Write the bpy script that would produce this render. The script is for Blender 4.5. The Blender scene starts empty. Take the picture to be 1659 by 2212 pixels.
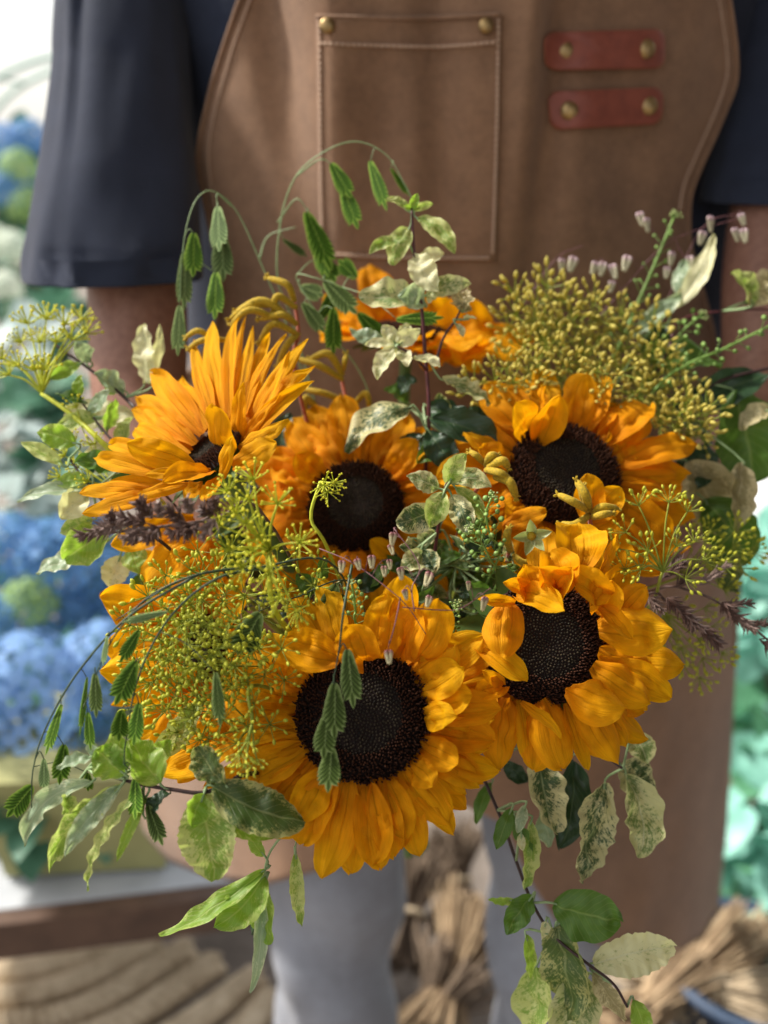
import bpy, bmesh, math, random
from math import sin, cos, pi, radians, sqrt, atan2
from mathutils import Vector, Matrix, Quaternion, noise
import numpy as np
S = bpy.context.scene; COL = S.collection
RNG = random.Random(7)
V = Vector
# ------------------------------------------------------------ camera, world, sun, exposure
TH = radians(20)
CAM = V((0, 0, 1.35)); FW = V((0, cos(TH), -sin(TH))); UP = V((0, sin(TH), cos(TH))); RT = V((1, 0, 0))
cd = bpy.data.cameras.new('camera'); cam = bpy.data.objects.new('camera', cd); COL.objects.link(cam)
cam.location = CAM; cam.rotation_euler = (pi/2 - TH, 0, 0)
cd.sensor_fit = 'VERTICAL'; cd.sensor_height = 36; cd.sensor_width = 27; cd.lens = 35
cd.clip_start = 0.02; cd.clip_end = 400
cd.dof.use_dof = True; cd.dof.focus_distance = 0.555; cd.dof.aperture_fstop = 3.8
S.camera = cam
SUN_EL, SUN_AZ = 48, -72      # azimuth measured from +Y (away from the camera) towards +X
w = bpy.data.worlds.new('World'); S.world = w; w.use_nodes = True
nt = w.node_tree; sky = nt.nodes.new('ShaderNodeTexSky'); sky.sky_type = 'NISHITA'; sky.sun_disc = False
sky.sun_elevation = radians(SUN_EL); sky.sun_rotation = radians(SUN_AZ); sky.air_density = 1.0; sky.dust_density = 4.0; sky.ozone_density = 0.6
bg = nt.nodes['Background']; bg.inputs[1].default_value = 0.15
cl = nt.nodes.new('ShaderNodeMix'); cl.data_type = 'RGBA'; cl.inputs[0].default_value = .6; cl.inputs[7].default_value = (6.4, 6.3, 6.0, 1)   # thin bright cloud over the whole sky
nt.links.new(sky.outputs[0], cl.inputs[6]); nt.links.new(cl.outputs[2], bg.inputs[0])
sd = bpy.data.lights.new('sun', 'SUN'); sun = bpy.data.objects.new('sun', sd); COL.objects.link(sun)
sd.energy = 4.2; sd.angle = radians(6); sd.color = (1, .95, .86)
sdir = V((sin(radians(SUN_AZ))*cos(radians(SUN_EL)), cos(radians(SUN_AZ))*cos(radians(SUN_EL)), sin(radians(SUN_EL))))
sun.rotation_euler = sdir.to_track_quat('Z', 'Y').to_euler()
S.view_settings.view_transform = 'Standard'; S.view_settings.look = 'None'; S.view_settings.gamma = 1
S.view_settings.exposure = 0.60
S.render.engine = 'CYCLES'

# ------------------------------------------------------------ helpers
KU = .3857/829.5; KV = .5143/1106
def rayd(u, v): return FW + RT*((u-829.5)*KU) + UP*((1106-v)*KV)
def P(u, v, d): return CAM + rayd(u, v)*d
def px(d): return d*KU
def setp(o, label=None, cat=None, group=None, kind=None):
    if label: o['label'] = label
    if cat: o['category'] = cat
    if group: o['group'] = group
    if kind: o['kind'] = kind
    return o
def thing(name, loc, label, cat, group=None):
    o = bpy.data.objects.new(name, None); COL.objects.link(o); o.location = loc; o.empty_display_size = .02
    return setp(o, label, cat, group)
class MB:
    def __init__(s): s.v = []; s.f = []; s.uv = []
    def add(s, vs, fs, uvs=None):
        b = len(s.v); s.v += [tuple(x) for x in vs]; s.f += [tuple(i+b for i in f) for f in fs]
        s.uv += (uvs if uvs else [(0, 0)]*len(vs))
    def mesh(s, name, mat, org=None, smooth=True):
        me = bpy.data.meshes.new(name)
        vs = s.v if org is None else [(a[0]-org[0], a[1]-org[1], a[2]-org[2]) for a in s.v]
        me.from_pydata(vs, [], s.f)
        ul = me.uv_layers.new(name='UVMap')
        idx = np.empty(len(me.loops), dtype=np.int32); me.loops.foreach_get('vertex_index', idx)
        ul.data.foreach_set('uv', np.array(s.uv, dtype=np.float32)[idx].ravel())
        if smooth: me.polygons.foreach_set('use_smooth', [True]*len(me.polygons))
        if mat: me.materials.append(mat)
        me.update(); return me
    def obj(s, name, mat, parent=None, smooth=True):
        me = s.mesh(name, mat, parent.location if parent is not None else None, smooth)
        o = bpy.data.objects.new(name, me); COL.objects.link(o)
        if parent is not None: o.parent = parent
        return o
def inst(name, me, parent, mat4):
    o = bpy.data.objects.new(name, me); COL.objects.link(o); o.parent = parent
    o.matrix_local = Matrix.Translation(-V(parent.location)) @ mat4
    return o
def frame(x, y, z, loc, s=1):
    if not isinstance(s, (tuple, list)): s = (s, s, s)
    m = Matrix.Identity(4)
    for i, (a, k) in enumerate(zip((x, y, z), s)):
        for j in range(3): m[j][i] = a[j]*k
    for j in range(3): m[j][3] = loc[j]
    return m
def axes(z, hint):
    z = V(z).normalized(); x = V(hint).cross(z)
    if x.length < 1e-4: x = V((1, .1, .2)).cross(z)
    x.normalize(); return x, z.cross(x), z
def crom(pts, n):
    pts = [V(p) for p in pts]
    if len(pts) < 3: return [pts[0].lerp(pts[1], i/n) for i in range(n+1)]
    q = [pts[0]*2-pts[1]] + pts + [pts[-1]*2-pts[-2]]; out = []; m = len(pts)-1
    for i in range(n+1):
        t = i/n*m; k = min(int(t), m-1); t -= k; a, b, c, d = q[k:k+4]
        out.append(.5*((2*b)+(c-a)*t+(2*a-5*b+4*c-d)*t*t+(3*b-a-3*c+d)*t**3))
    return out
def tube(mb, pts, r0, r1=None, n=6, seg=None, rf=None, cap=True, hint=V((.3, 1, .2)), flat=1.0):
    r1 = r0 if r1 is None else r1
    C = crom(pts, seg or max(2, (len(pts)-1)*4)); N = len(C); vs = []; uv = []; x = None
    for i, c in enumerate(C):
        T = (C[min(i+1, N-1)]-C[max(i-1, 0)])
        T = T.normalized() if T.length > 1e-9 else V((0, 0, 1))
        if x is None: x = hint.cross(T).normalized()
        x = (x-T*x.dot(T)).normalized(); y = T.cross(x); t = i/(N-1)
        r = rf(t) if rf else r0+(r1-r0)*t
        for k in range(n):
            a = 2*pi*k/n; vs.append(c+x*cos(a)*r+y*sin(a)*r*flat); uv.append((k/n, t))
    fs = [(i*n+k, i*n+(k+1) % n, (i+1)*n+(k+1) % n, (i+1)*n+k) for i in range(N-1) for k in range(n)]
    if cap: fs += [tuple(range(n-1, -1, -1)), tuple((N-1)*n+k for k in range(n))]
    mb.add(vs, fs, uv)
def blob(mb, c, ax, L, r, n=6, m=4, uvv=None, squash=1.0):
    """small closed ellipsoid along axis ax starting at c"""
    x, y, z = axes(ax, V((.2, .3, 1)) if abs(V(ax).normalized().z) < .9 else V((1, 0, 0)))
    vs = [c]; uv = [(0, 0)]
    for i in range(1, m):
        t = i/m; rr = r*sin(pi*t)**.8
        for k in range(n):
            a = 2*pi*k/n; vs.append(c+z*L*t+x*cos(a)*rr+y*sin(a)*rr*squash); uv.append((k/n, t))
    vs.append(c+z*L); uv.append((0, 1)); e = len(vs)-1
    fs = [(0, 1+(k+1) % n, 1+k) for k in range(n)]
    for i in range(m-2): fs += [(1+i*n+k, 1+i*n+(k+1) % n, 1+(i+1)*n+(k+1) % n, 1+(i+1)*n+k) for k in range(n)]
    fs += [(1+(m-2)*n+k, 1+(m-2)*n+(k+1) % n, e) for k in range(n)]
    mb.add(vs, fs, uv)
def strip(mb, p0, p3, N, w, prof, b1=(0, 0), b2=(0, 0), cup=.1, ridge=0, wave=0, wn=4, tw=(0, 0), nl=14, nw=8, ph=0, asy=0, tipn=0, rug=0):
    D = p3-p0; L = D.length; N = V(N); N = (N-D*N.dot(D)/D.dot(D)); N.normalize(); Sd = D.cross(N).normalized()
    c1 = p0+D*.33+N*b1[0]*L+Sd*b1[1]*L; c2 = p0+D*.67+N*b2[0]*L+Sd*b2[1]*L
    vs = []; uv = []
    for i in range(nl+1):
        t = i/nl; o = 1-t
        c = p0*o**3+c1*3*o*o*t+c2*3*o*t*t+p3*t**3
        T = ((c1-p0)*o*o+(c2-c1)*2*o*t+(p3-c2)*t*t).normalized()
        s = T.cross(N).normalized() if T.cross(N).length > .15 else Sd
        n = s.cross(T); a = tw[0]+(tw[1]-tw[0])*t
        if n.dot(N) < 0: n = -n
        if a: q = Quaternion(T, a); s = q @ s; n = q @ n
        W = w*.5*prof(t)
        for k in range(nw+1):
            x = 2*k/nw-1
            h = cup*x*x*W*2 + ridge*W*cos(3*pi*x)*sin(pi*min(1, t*1.1)) + wave*w*sin(2*pi*wn*t+ph+(1.3 if x > 0 else 0))*abs(x)**1.6*min(1, t*4)
            if rug: h += rug*w*noise.noise(V((x*1.3+ph*7, t*5+ph*3, ph*11)))
            h += tipn*w*max(0, t-.8)**2*25
            wob = 1+ (.035*sin(2*pi*wn*1.6*t+ph*2+x) if wave else 0) * abs(x)
            vs.append(c+s*(x*W*wob+asy*w*sin(pi*t))+n*h); uv.append((k/nw, t))
    m = nw+1
    mb.add(vs, [(i*m+k, i*m+k+1, (i+1)*m+k+1, (i+1)*m+k) for i in range(nl) for k in range(nw)], uv)
def pet_prof(t):
    if t < .5: return .34+.66*sin(pi*t)
    s = (t-.5)/.5; return max(.02, (1-s**2.6))**.62*(1-.10*s**6)
def slim_prof(t):
    if t < .45: return .5+.5*sin(pi*t/.9)
    s = (t-.45)/.55; return max(.03, (1-s**1.6))**.85
def leaf_prof(t): return max(.03, sin(pi*t**.92)**.72) if t < 1 else .03
def oval_prof(t): return max(.03, sin(pi*min(1, t*.98+.01)**.95)**.55)

# ------------------------------------------------------------ materials
def newmat(name):
    m = bpy.data.materials.new(name); m.use_nodes = True; t = m.node_tree; t.nodes.clear()
    o = t.nodes.new('ShaderNodeOutputMaterial'); b = t.nodes.new('ShaderNodeBsdfPrincipled'); t.links.new(b.outputs[0], o.inputs[0])
    return m, t, b, o
def nd(t, typ, **k):
    n = t.nodes.new(typ)
    for a, v in k.items(): setattr(n, a, v)
    return n
def ramp(t, fac, stops):
    r = nd(t, 'ShaderNodeValToRGB'); e = r.color_ramp.elements
    while len(e) < len(stops): e.new(.5)
    for q, (p, c) in zip(e, stops): q.position = p; q.color = (*c, 1)
    t.links.new(fac, r.inputs[0]); return r.outputs[0]
def mixc(t, f, a, b, mode='MIX'):
    m = nd(t, 'ShaderNodeMix', data_type='RGBA', blend_type=mode)
    for i, x in ((0, f), (6, a), (7, b)):
        if hasattr(x, 'is_linked'): t.links.new(x, m.inputs[i])
        elif i == 0: m.inputs[0].default_value = x
        else: m.inputs[i].default_value = (*x, 1)
    return m.outputs[2]
def mth(t, op, a, b=None, c=None):
    m = nd(t, 'ShaderNodeMath', operation=op)
    for i, x in enumerate((a, b, c)):
        if x is None: continue
        if hasattr(x, 'is_linked'): t.links.new(x, m.inputs[i])
        else: m.inputs[i].default_value = x
    return m.outputs[0]
def noisen(t, co, scale, detail=3, rough=.55, vec=None):
    n = nd(t, 'ShaderNodeTexNoise'); n.inputs['Scale'].default_value = scale; n.inputs['Detail'].default_value = detail; n.inputs['Roughness'].default_value = rough
    if vec:
        mp = nd(t, 'ShaderNodeMapping'); mp.inputs['Scale'].default_value = vec; t.links.new(co, mp.inputs[0]); co = mp.outputs[0]
    t.links.new(co, n.inputs[0]); return n.outputs[0]
def bump(t, b, h, s, dist):
    n = nd(t, 'ShaderNodeBump'); n.inputs['Strength'].default_value = s; n.inputs['Distance'].default_value = dist
    t.links.new(h, n.inputs['Height']); t.links.new(n.outputs[0], b.inputs['Normal']); return n.outputs[0]
def translucent(t, b, o, col, fac, nrm=None):
    tr = nd(t, 'ShaderNodeBsdfTranslucent'); mx = nd(t, 'ShaderNodeMixShader'); mx.inputs[0].default_value = fac
    if hasattr(col, 'is_linked'): t.links.new(col, tr.inputs[0])
    else: tr.inputs[0].default_value = (*col, 1)
    if nrm: t.links.new(nrm, tr.inputs['Normal'])
    t.links.new(b.outputs[0], mx.inputs[1]); t.links.new(tr.outputs[0], mx.inputs[2]); t.links.new(mx.outputs[0], o.inputs[0])
def mat_petal(name, c0, c1, c2):
    m, t, b, o = newmat(name); tc = nd(t, 'ShaderNodeTexCoord'); uv = tc.outputs['UV']
    sep = nd(t, 'ShaderNodeSeparateXYZ'); t.links.new(uv, sep.inputs[0])
    oi = nd(t, 'ShaderNodeObjectInfo')
    ad = nd(t, 'ShaderNodeVectorMath', operation='ADD'); cm = nd(t, 'ShaderNodeCombineXYZ'); t.links.new(oi.outputs['Random'], cm.inputs[2])
    sc = nd(t, 'ShaderNodeVectorMath', operation='SCALE'); t.links.new(cm.outputs[0], sc.inputs[0]); sc.inputs['Scale'].default_value = 30
    t.links.new(uv, ad.inputs[0]); t.links.new(sc.outputs[0], ad.inputs[1])
    fine = noisen(t, ad.outputs[0], 1, 3, .6, (34, 1.6, 1)); big = noisen(t, ad.outputs[0], 1, 2, .5, (5, 3, 1))
    base = ramp(t, sep.outputs[1], [(0, c0), (.35, c1), (1, c2)])
    c = mixc(t, mth(t, 'MULTIPLY', fine, .6), base, tuple(x*.66 for x in c1), 'MIX')
    gx = mth(t, 'ABSOLUTE', mth(t, 'SUBTRACT', mth(t, 'ABSOLUTE', mth(t, 'SUBTRACT', mth(t, 'ADD', sep.outputs[0], mth(t, 'MULTIPLY', big, .06)), .53)), .13))
    gr = mth(t, 'MULTIPLY', ramp(t, gx, [(0, (1, 1, 1)), (.03, (0, 0, 0))]), ramp(t, sep.outputs[1], [(.45, (.5, .5, .5)), (.95, (0, 0, 0))]))
    c = mixc(t, gr, c, tuple(x*.45 for x in c1), 'MIX')
    hs = nd(t, 'ShaderNodeHueSaturation'); t.links.new(c, hs.inputs['Color'])
    t.links.new(mth(t, 'MULTIPLY_ADD', oi.outputs['Random'], .016, .493), hs.inputs['Hue']); t.links.new(mth(t, 'MULTIPLY_ADD', big, .6, .72), hs.inputs['Value'])
    t.links.new(hs.outputs[0], b.inputs['Base Color']); b.inputs['Roughness'].default_value = .62
    b.inputs['Specular IOR Level'].default_value = .14
    n = bump(t, b, mth(t, 'SUBTRACT', fine, gr), .7, .0014)
    translucent(t, b, o, hs.outputs[0], .46)
    return m
def mat_leaf(name, ga, gb, cream, amt, scale=420, vein=(.45, .5, .25), trans=.4, rough=.42, streak=False):
    """mottled leaf: green (ga..gb) under cream specks (amt 0..1), pale midrib and side veins"""
    m, t, b, o = newmat(name); tc = nd(t, 'ShaderNodeTexCoord'); uv = tc.outputs['UV']
    sep = nd(t, 'ShaderNodeSeparateXYZ'); t.links.new(uv, sep.inputs[0])
    ax = mth(t, 'ABSOLUTE', mth(t, 'SUBTRACT', sep.outputs[0], .5))
    ob = tc.outputs['Object']
    g = mixc(t, noisen(t, ob, scale*.15, 2), ga, gb)
    cmb = nd(t, 'ShaderNodeCombineXYZ'); sgn = mth(t, 'GREATER_THAN', sep.outputs[0], .5); oi = nd(t, 'ShaderNodeObjectInfo')
    t.links.new(mth(t, 'MULTIPLY', ax, 9), cmb.inputs[0]); t.links.new(mth(t, 'MULTIPLY', mth(t, 'SUBTRACT', sep.outputs[1], mth(t, 'MULTIPLY', ax, .62)), scale*.075), cmb.inputs[1]); t.links.new(mth(t, 'ADD', mth(t, 'MULTIPLY', sgn, 7), mth(t, 'MULTIPLY', oi.outputs['Random'], 40)), cmb.inputs[2])
    sp = mth(t, 'ADD', mth(t, 'MULTIPLY', noisen(t, ob, scale, 4, .7), .45), mth(t, 'MULTIPLY', noisen(t, cmb.outputs[0], 1, 5, .75), .55))
    big = noisen(t, ob, scale*.14, 1)
    edge = mth(t, 'MULTIPLY_ADD', mth(t, 'MULTIPLY', ax, ax), .45, -.02)
    v = mth(t, 'ADD', mth(t, 'ADD', mth(t, 'MULTIPLY', sp, .75), mth(t, 'MULTIPLY', big, .25)), edge)
    th = .62-.2*amt
    mask = ramp(t, v, [(th-.022, (0, 0, 0)), (th+.022, (1, 1, 1))])
    c = mixc(t, mask, g, cream) if amt > 0 else g
    vn = mth(t, 'SINE', mth(t, 'MULTIPLY', mth(t, 'SUBTRACT', sep.outputs[1], mth(t, 'MULTIPLY', ax, .62)), 62))
    vl = ramp(t, vn, [(.86, (0, 0, 0)), (1, (.55, .55, .55))])
    mid = ramp(t, ax, [(.012, (1, 1, 1)), (.035, (0, 0, 0))])
    vm = mth(t, 'MAXIMUM', vl, mid)
    c = mixc(t, mth(t, 'MULTIPLY', vm, .6), c, vein)
    t.links.new(c, b.inputs['Base Color']); b.inputs['Roughness'].default_value = rough
    hgt = mth(t, 'ADD', mth(t, 'MULTIPLY', vm, -1.0), mth(t, 'MULTIPLY', sp, .8))
    bump(t, b, hgt, .5, .0008)
    translucent(t, b, o, mixc(t, .35, c, (gb[0]*2.2, gb[1]*2.2, gb[2])), trans); return m
def mat_plain(name, ca, cb=None, scale=200, rough=.55, trans=0, bs=.3, bd=.0006, metal=0, spec=.4, sheen=0):
    m, t, b, o = newmat(name); tc = nd(t, 'ShaderNodeTexCoord'); ob = tc.outputs['Object']
    n = noisen(t, ob, scale, 4, .6); cb = cb or tuple(x*.7 for x in ca)
    c = ramp(t, n, [(.3, cb), (.7, ca)])
    t.links.new(c, b.inputs['Base Color']); b.inputs['Roughness'].default_value = rough; b.inputs['Metallic'].default_value = metal
    b.inputs['Specular IOR Level'].default_value = spec
    if sheen: b.inputs['Sheen Weight'].default_value = sheen
    if bs: bump(t, b, n, bs, bd)
    if trans: translucent(t, b, o, c, trans)
    return m
def mat_cloth(name, ca, cb, weave=1500, wear=9, rough=.9, sheen=.15, bs=.35, bd=.0006):
    m, t, b, o = newmat(name); tc = nd(t, 'ShaderNodeTexCoord'); ob = tc.outputs['Object']
    big = noisen(t, ob, wear, 5, .65); fib = noisen(t, ob, weave*.14, 5, .75)
    wx = nd(t, 'ShaderNodeTexWave', bands_direction='X'); wx.inputs['Scale'].default_value = weave*.35; wx.inputs['Distortion'].default_value = 1.5; t.links.new(ob, wx.inputs[0])
    wz = nd(t, 'ShaderNodeTexWave', bands_direction='Z'); wz.inputs['Scale'].default_value = weave*.35; wz.inputs['Distortion'].default_value = 1.5; t.links.new(ob, wz.inputs[0])
    h = mth(t, 'ADD', mth(t, 'MULTIPLY', wx.outputs[1], wz.outputs[1]), fib)
    c = mixc(t, ramp(t, mth(t, 'ADD', mth(t, 'MULTIPLY', big, .65), mth(t, 'MULTIPLY', noisen(t, ob, wear*9, 4, .7), .35)), [(.36, (0, 0, 0)), (.64, (1, 1, 1))]), cb, ca)
    c = mixc(t, mth(t, 'MULTIPLY', fib, .5), c, tuple(x*1.35 for x in ca))
    t.links.new(c, b.inputs['Base Color']); b.inputs['Roughness'].default_value = rough; b.inputs['Specular IOR Level'].default_value = .2
    b.inputs['Sheen Weight'].default_value = sheen
    bump(t, b, h, bs, bd); return m
M = {}
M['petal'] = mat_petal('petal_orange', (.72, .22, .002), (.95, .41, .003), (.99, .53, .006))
M['petal_shaded'] = mat_petal('petal_shaded_orange', (.64, .19, .002), (.90, .355, .003), (.95, .46, .005))  # same petals, with the rear flowers' shade put into the colour
M['disc'] = mat_plain('seed_disc', (.022, .011, .008), (.008, .005, .005), 700, .8, bs=.3, bd=.0004, spec=.2)
M['floret'] = mat_plain('disc_floret', (.095, .038, .020), (.016, .009, .008), 16, .9, bs=0, spec=.1)
M['floret_in'] = mat_plain('inner_floret', (.060, .046, .026), (.013, .013, .013), 9, .9, bs=0, spec=.15)
M['sepal'] = mat_plain('sepal_green', (.10, .17, .03), (.05, .10, .02), 150, .6, .25)
M['stem'] = mat_plain('flower_stem', (.13, .22, .05), (.08, .14, .03), 120, .55)
M['twig'] = mat_plain('dark_twig', (.055, .022, .02), (.02, .010, .010), 300, .5)
M['twig_red'] = mat_plain('red_twig', (.12, .025, .03), (.05, .014, .018), 300, .45)
M['cream'] = mat_leaf('leaf_cream', (.10, .17, .04), (.20, .28, .09), (.62, .60, .30), .62, 430, (.66, .66, .42))
M['creamy'] = mat_leaf('leaf_pale_cream', (.30, .36, .15), (.42, .46, .22), (.72, .70, .42), .9, 300, (.72, .72, .52))
M['speck'] = mat_leaf('leaf_green_speckled', (.045, .085, .02), (.09, .15, .035), (.44, .43, .16), .35, 520, (.30, .34, .14))
M['darkspeck'] = mat_leaf('leaf_dark_cream_marbled', (.03, .07, .02), (.06, .11, .035), (.60, .56, .28), .52, 380, (.30, .34, .16), .25)
M['lime'] = mat_leaf('leaf_lime', (.16, .30, .03), (.26, .42, .05), (.46, .56, .16), .25, 300, (.48, .56, .18), .5)
M['limespeck'] = mat_leaf('leaf_lime_speckled', (.15, .27, .035), (.24, .37, .06), (.56, .60, .22), .55, 480, (.5, .55, .2), .45)
M['green'] = mat_leaf('leaf_green', (.06, .14, .02), (.10, .20, .03), (.3, .35, .1), .0, 300, (.26, .36, .10), .4)
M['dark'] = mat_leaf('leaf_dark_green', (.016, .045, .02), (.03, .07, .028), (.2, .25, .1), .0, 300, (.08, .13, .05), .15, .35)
M['silver'] = mat_leaf('leaf_silver_green', (.22, .32, .20), (.32, .42, .27), (.55, .60, .40), .3, 350, (.50, .56, .38), .35, .3)
M['tan'] = mat_leaf('leaf_tan', (.22, .19, .09), (.34, .29, .14), (.58, .50, .28), .5, 400, (.55, .47, .28), .35)
def mat_oat(name, g, edge):
    m, t, b, o = newmat(name); tc = nd(t, 'ShaderNodeTexCoord'); sep = nd(t, 'ShaderNodeSeparateXYZ'); t.links.new(tc.outputs['UV'], sep.inputs[0])
    ax = mth(t, 'ABSOLUTE', mth(t, 'SUBTRACT', sep.outputs[0], .5))
    c = ramp(t, ax, [(.04, tuple(x*.25 for x in g)), (.22, g), (.48, edge)])
    c = mixc(t, mth(t, 'MULTIPLY', noisen(t, tc.outputs['UV'], 1, 2, .5, (40, 3, 1)), .4), c, tuple(x*.5 for x in g))
    t.links.new(c, b.inputs['Base Color']); b.inputs['Roughness'].default_value = .62; b.inputs['Specular IOR Level'].default_value = .2
    translucent(t, b, o, c, .4); return m
M['oat'] = mat_oat('oat_green', (.13, .30, .02), (.50, .68, .12))
M['oat_pale'] = mat_oat('oat_pale', (.26, .40, .14), (.52, .64, .30))
M['oat_dark'] = mat_oat('oat_dark', (.13, .21, .04), (.40, .50, .20))
M['straw'] = mat_plain('grass_stalk', (.30, .40, .20), (.18, .28, .12), 200, .5)
M['straw_dark'] = mat_plain('dark_grass_stalk', (.05, .09, .04), (.03, .05, .03), 200, .5)
M['dill'] = mat_plain('dill_yellow', (.85, .78, .04), (.62, .62, .03), 260, .5, .25, bs=0)
M['dill_ray'] = mat_plain('dill_ray', (.66, .68, .05), (.45, .52, .04), 260, .5, .2, bs=0)
M['seed'] = mat_plain('fennel_seed_green', (.64, .62, .05), (.38, .44, .03), 160, .5, .2, bs=0)
M['gold'] = mat_plain('fennel_seed_gold', (.70, .56, .10), (.44, .40, .08), 200, .5, .2, bs=0)
M['ray'] = mat_plain('fennel_ray', (.36, .42, .05), (.22, .28, .03), 200, .5, .1, bs=0)
M['plume'] = mat_plain('brown_plume', (.16, .095, .075), (.05, .025, .022), 260, .55, bs=0)
M['plume_pale'] = mat_plain('brown_plume_pale', (.34, .25, .21), (.10, .055, .05), 300, .5, bs=0)
M['briza'] = mat_plain('quaking_spikelet', (.62, .56, .40), (.30, .12, .13), 500, .45, .3, bs=0)
M['briza_pink'] = mat_plain('quaking_spikelet_pink', (.70, .62, .60), (.45, .28, .33), 300, .45, .3, bs=0)
def mat_briza(name, top, low):
    m, t, b, o = newmat(name); tc = nd(t, 'ShaderNodeTexCoord'); sep = nd(t, 'ShaderNodeSeparateXYZ'); t.links.new(tc.outputs['Object'], sep.inputs[0])
    c = ramp(t, mth(t, 'ADD', sep.outputs[1], mth(t, 'MULTIPLY', noisen(t, tc.outputs['Object'], 9, 2), .3)), [(.2, top), (.55, low)])
    t.links.new(c, b.inputs['Base Color']); b.inputs['Roughness'].default_value = .4; translucent(t, b, o, c, .35); return m
M['briza'] = mat_briza('quaking_spikelet', (.34, .12, .14), (.74, .68, .42)); M['briza_pink'] = mat_briza('quaking_spikelet_pink', (.70, .50, .58), (.74, .70, .50))
M['briza_stem'] = mat_plain('quaking_stalk', (.22, .09, .10), (.12, .05, .06), 300, .5, bs=0)
M['cress'] = mat_plain('pod_green', (.36, .54, .16), (.22, .40, .08), 250, .45, .35, bs=0)
M['cress_bud'] = mat_plain('pod_bud', (.52, .60, .26), (.35, .45, .15), 300, .5, .3, bs=0)
M['paw'] = mat_plain('claw_flower', (.62, .40, .015), (.30, .22, .015), 700, .75, .15, bs=.6, bd=.0008, sheen=.05)
M['paw_red'] = mat_plain('claw_base', (.42, .10, .03), (.28, .05, .02), 300, .7, bs=.3, sheen=.3)
M['star'] = mat_leaf('star_green', (.26, .34, .12), (.36, .44, .18), (.5, .55, .3), .25, 500, (.35, .42, .2), .3)
M['dry'] = mat_plain('dried_tan', (.58, .38, .16), (.34, .18, .07), 300, .7, .3)

# ------------------------------------------------------------ sunflowers
def disc_mesh():
    mb = MB(); n = 40; vs = [(0, 0, .16)]; rings = 7
    for r in range(1, rings+1):
        q = r/rings
        for k in range(n): vs.append((q*cos(2*pi*k/n), q*sin(2*pi*k/n), .16-.05*cos(q*3)*0 + (.06*sin(q*pi) - .22*q**4)))
    fs = [(0, 1+k, 1+(k+1) % n) for k in range(n)]
    for r in range(rings-1): fs += [(1+r*n+k, 1+(r+1)*n+k, 1+(r+1)*n+(k+1) % n, 1+r*n+(k+1) % n) for k in range(n)]
    mb.add(vs, fs); return mb.mesh('seed_disc', M['disc'])
def florets_mesh(r0, r1, total, h0, h1, mat, seed):
    rg = random.Random(seed); mb = MB(); ga = pi*(3-sqrt(5))
    for i in range(total):
        q = sqrt((i+.5)/total)
        if not r0 <= q < r1: continue
        a = i*ga; s = (q-r0)/(r1-r0); h = (h0+(h1-h0)*s)*rg.uniform(.75, 1.25)
        z = .15+.06*sin(q*pi)-.22*q**4; rr = (.021-.004*q)*rg.uniform(.75, 1.15); a += rg.uniform(-.03, .03)
        lean = .25*(q-.45); c = V((q*cos(a), q*sin(a), z)); out = V((cos(a), sin(a), 0)); ax = (V((0, 0, 1))+out*lean+V((rg.uniform(-.2, .2), rg.uniform(-.2, .2), 0))*(q > .7)).normalized()
        x, y, zz = axes(ax, out); tp = c+ax*h; m4 = c+ax*h*.6; vs = []
        for (cc, rad) in ((c, rr*.8), (m4, rr), (tp, rr*.2)):
            for k in range(5): vs.append(cc+x*cos(2*pi*k/5)*rad+y*sin(2*pi*k/5)*rad)
        fs = [(j*5+k, j*5+(k+1) % 5, (j+1)*5+(k+1) % 5, (j+1)*5+k) for j in range(2) for k in range(5)]+[(10, 11, 12, 13, 14)]
        mb.add(vs, fs)
    return mb.mesh('florets', mat)
DISC = disc_mesh(); FL_IN = florets_mesh(.0, .60, 1200, .035, .05, M['floret_in'], 1); FL_OUT = florets_mesh(.58, 1.01, 1700, .10, .18, M['floret'], 2)
BIND = P(860, 1600, .80); ENDS = P(870, 1830, .90)
def stem_to_bind(mb, C, N, r, spread, i):
    b = BIND+V((spread*cos(i*2.4), spread*sin(i*2.4), 0)); e = ENDS+V((spread*1.8*cos(i*2.4+pi), spread*sin(i*2.4+pi), 0))
    tube(mb, [C, C-N*.035, b.lerp(C, .35)-N*.01, b, e], r, r*.9, 8, 22)
FI = [0]
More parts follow.
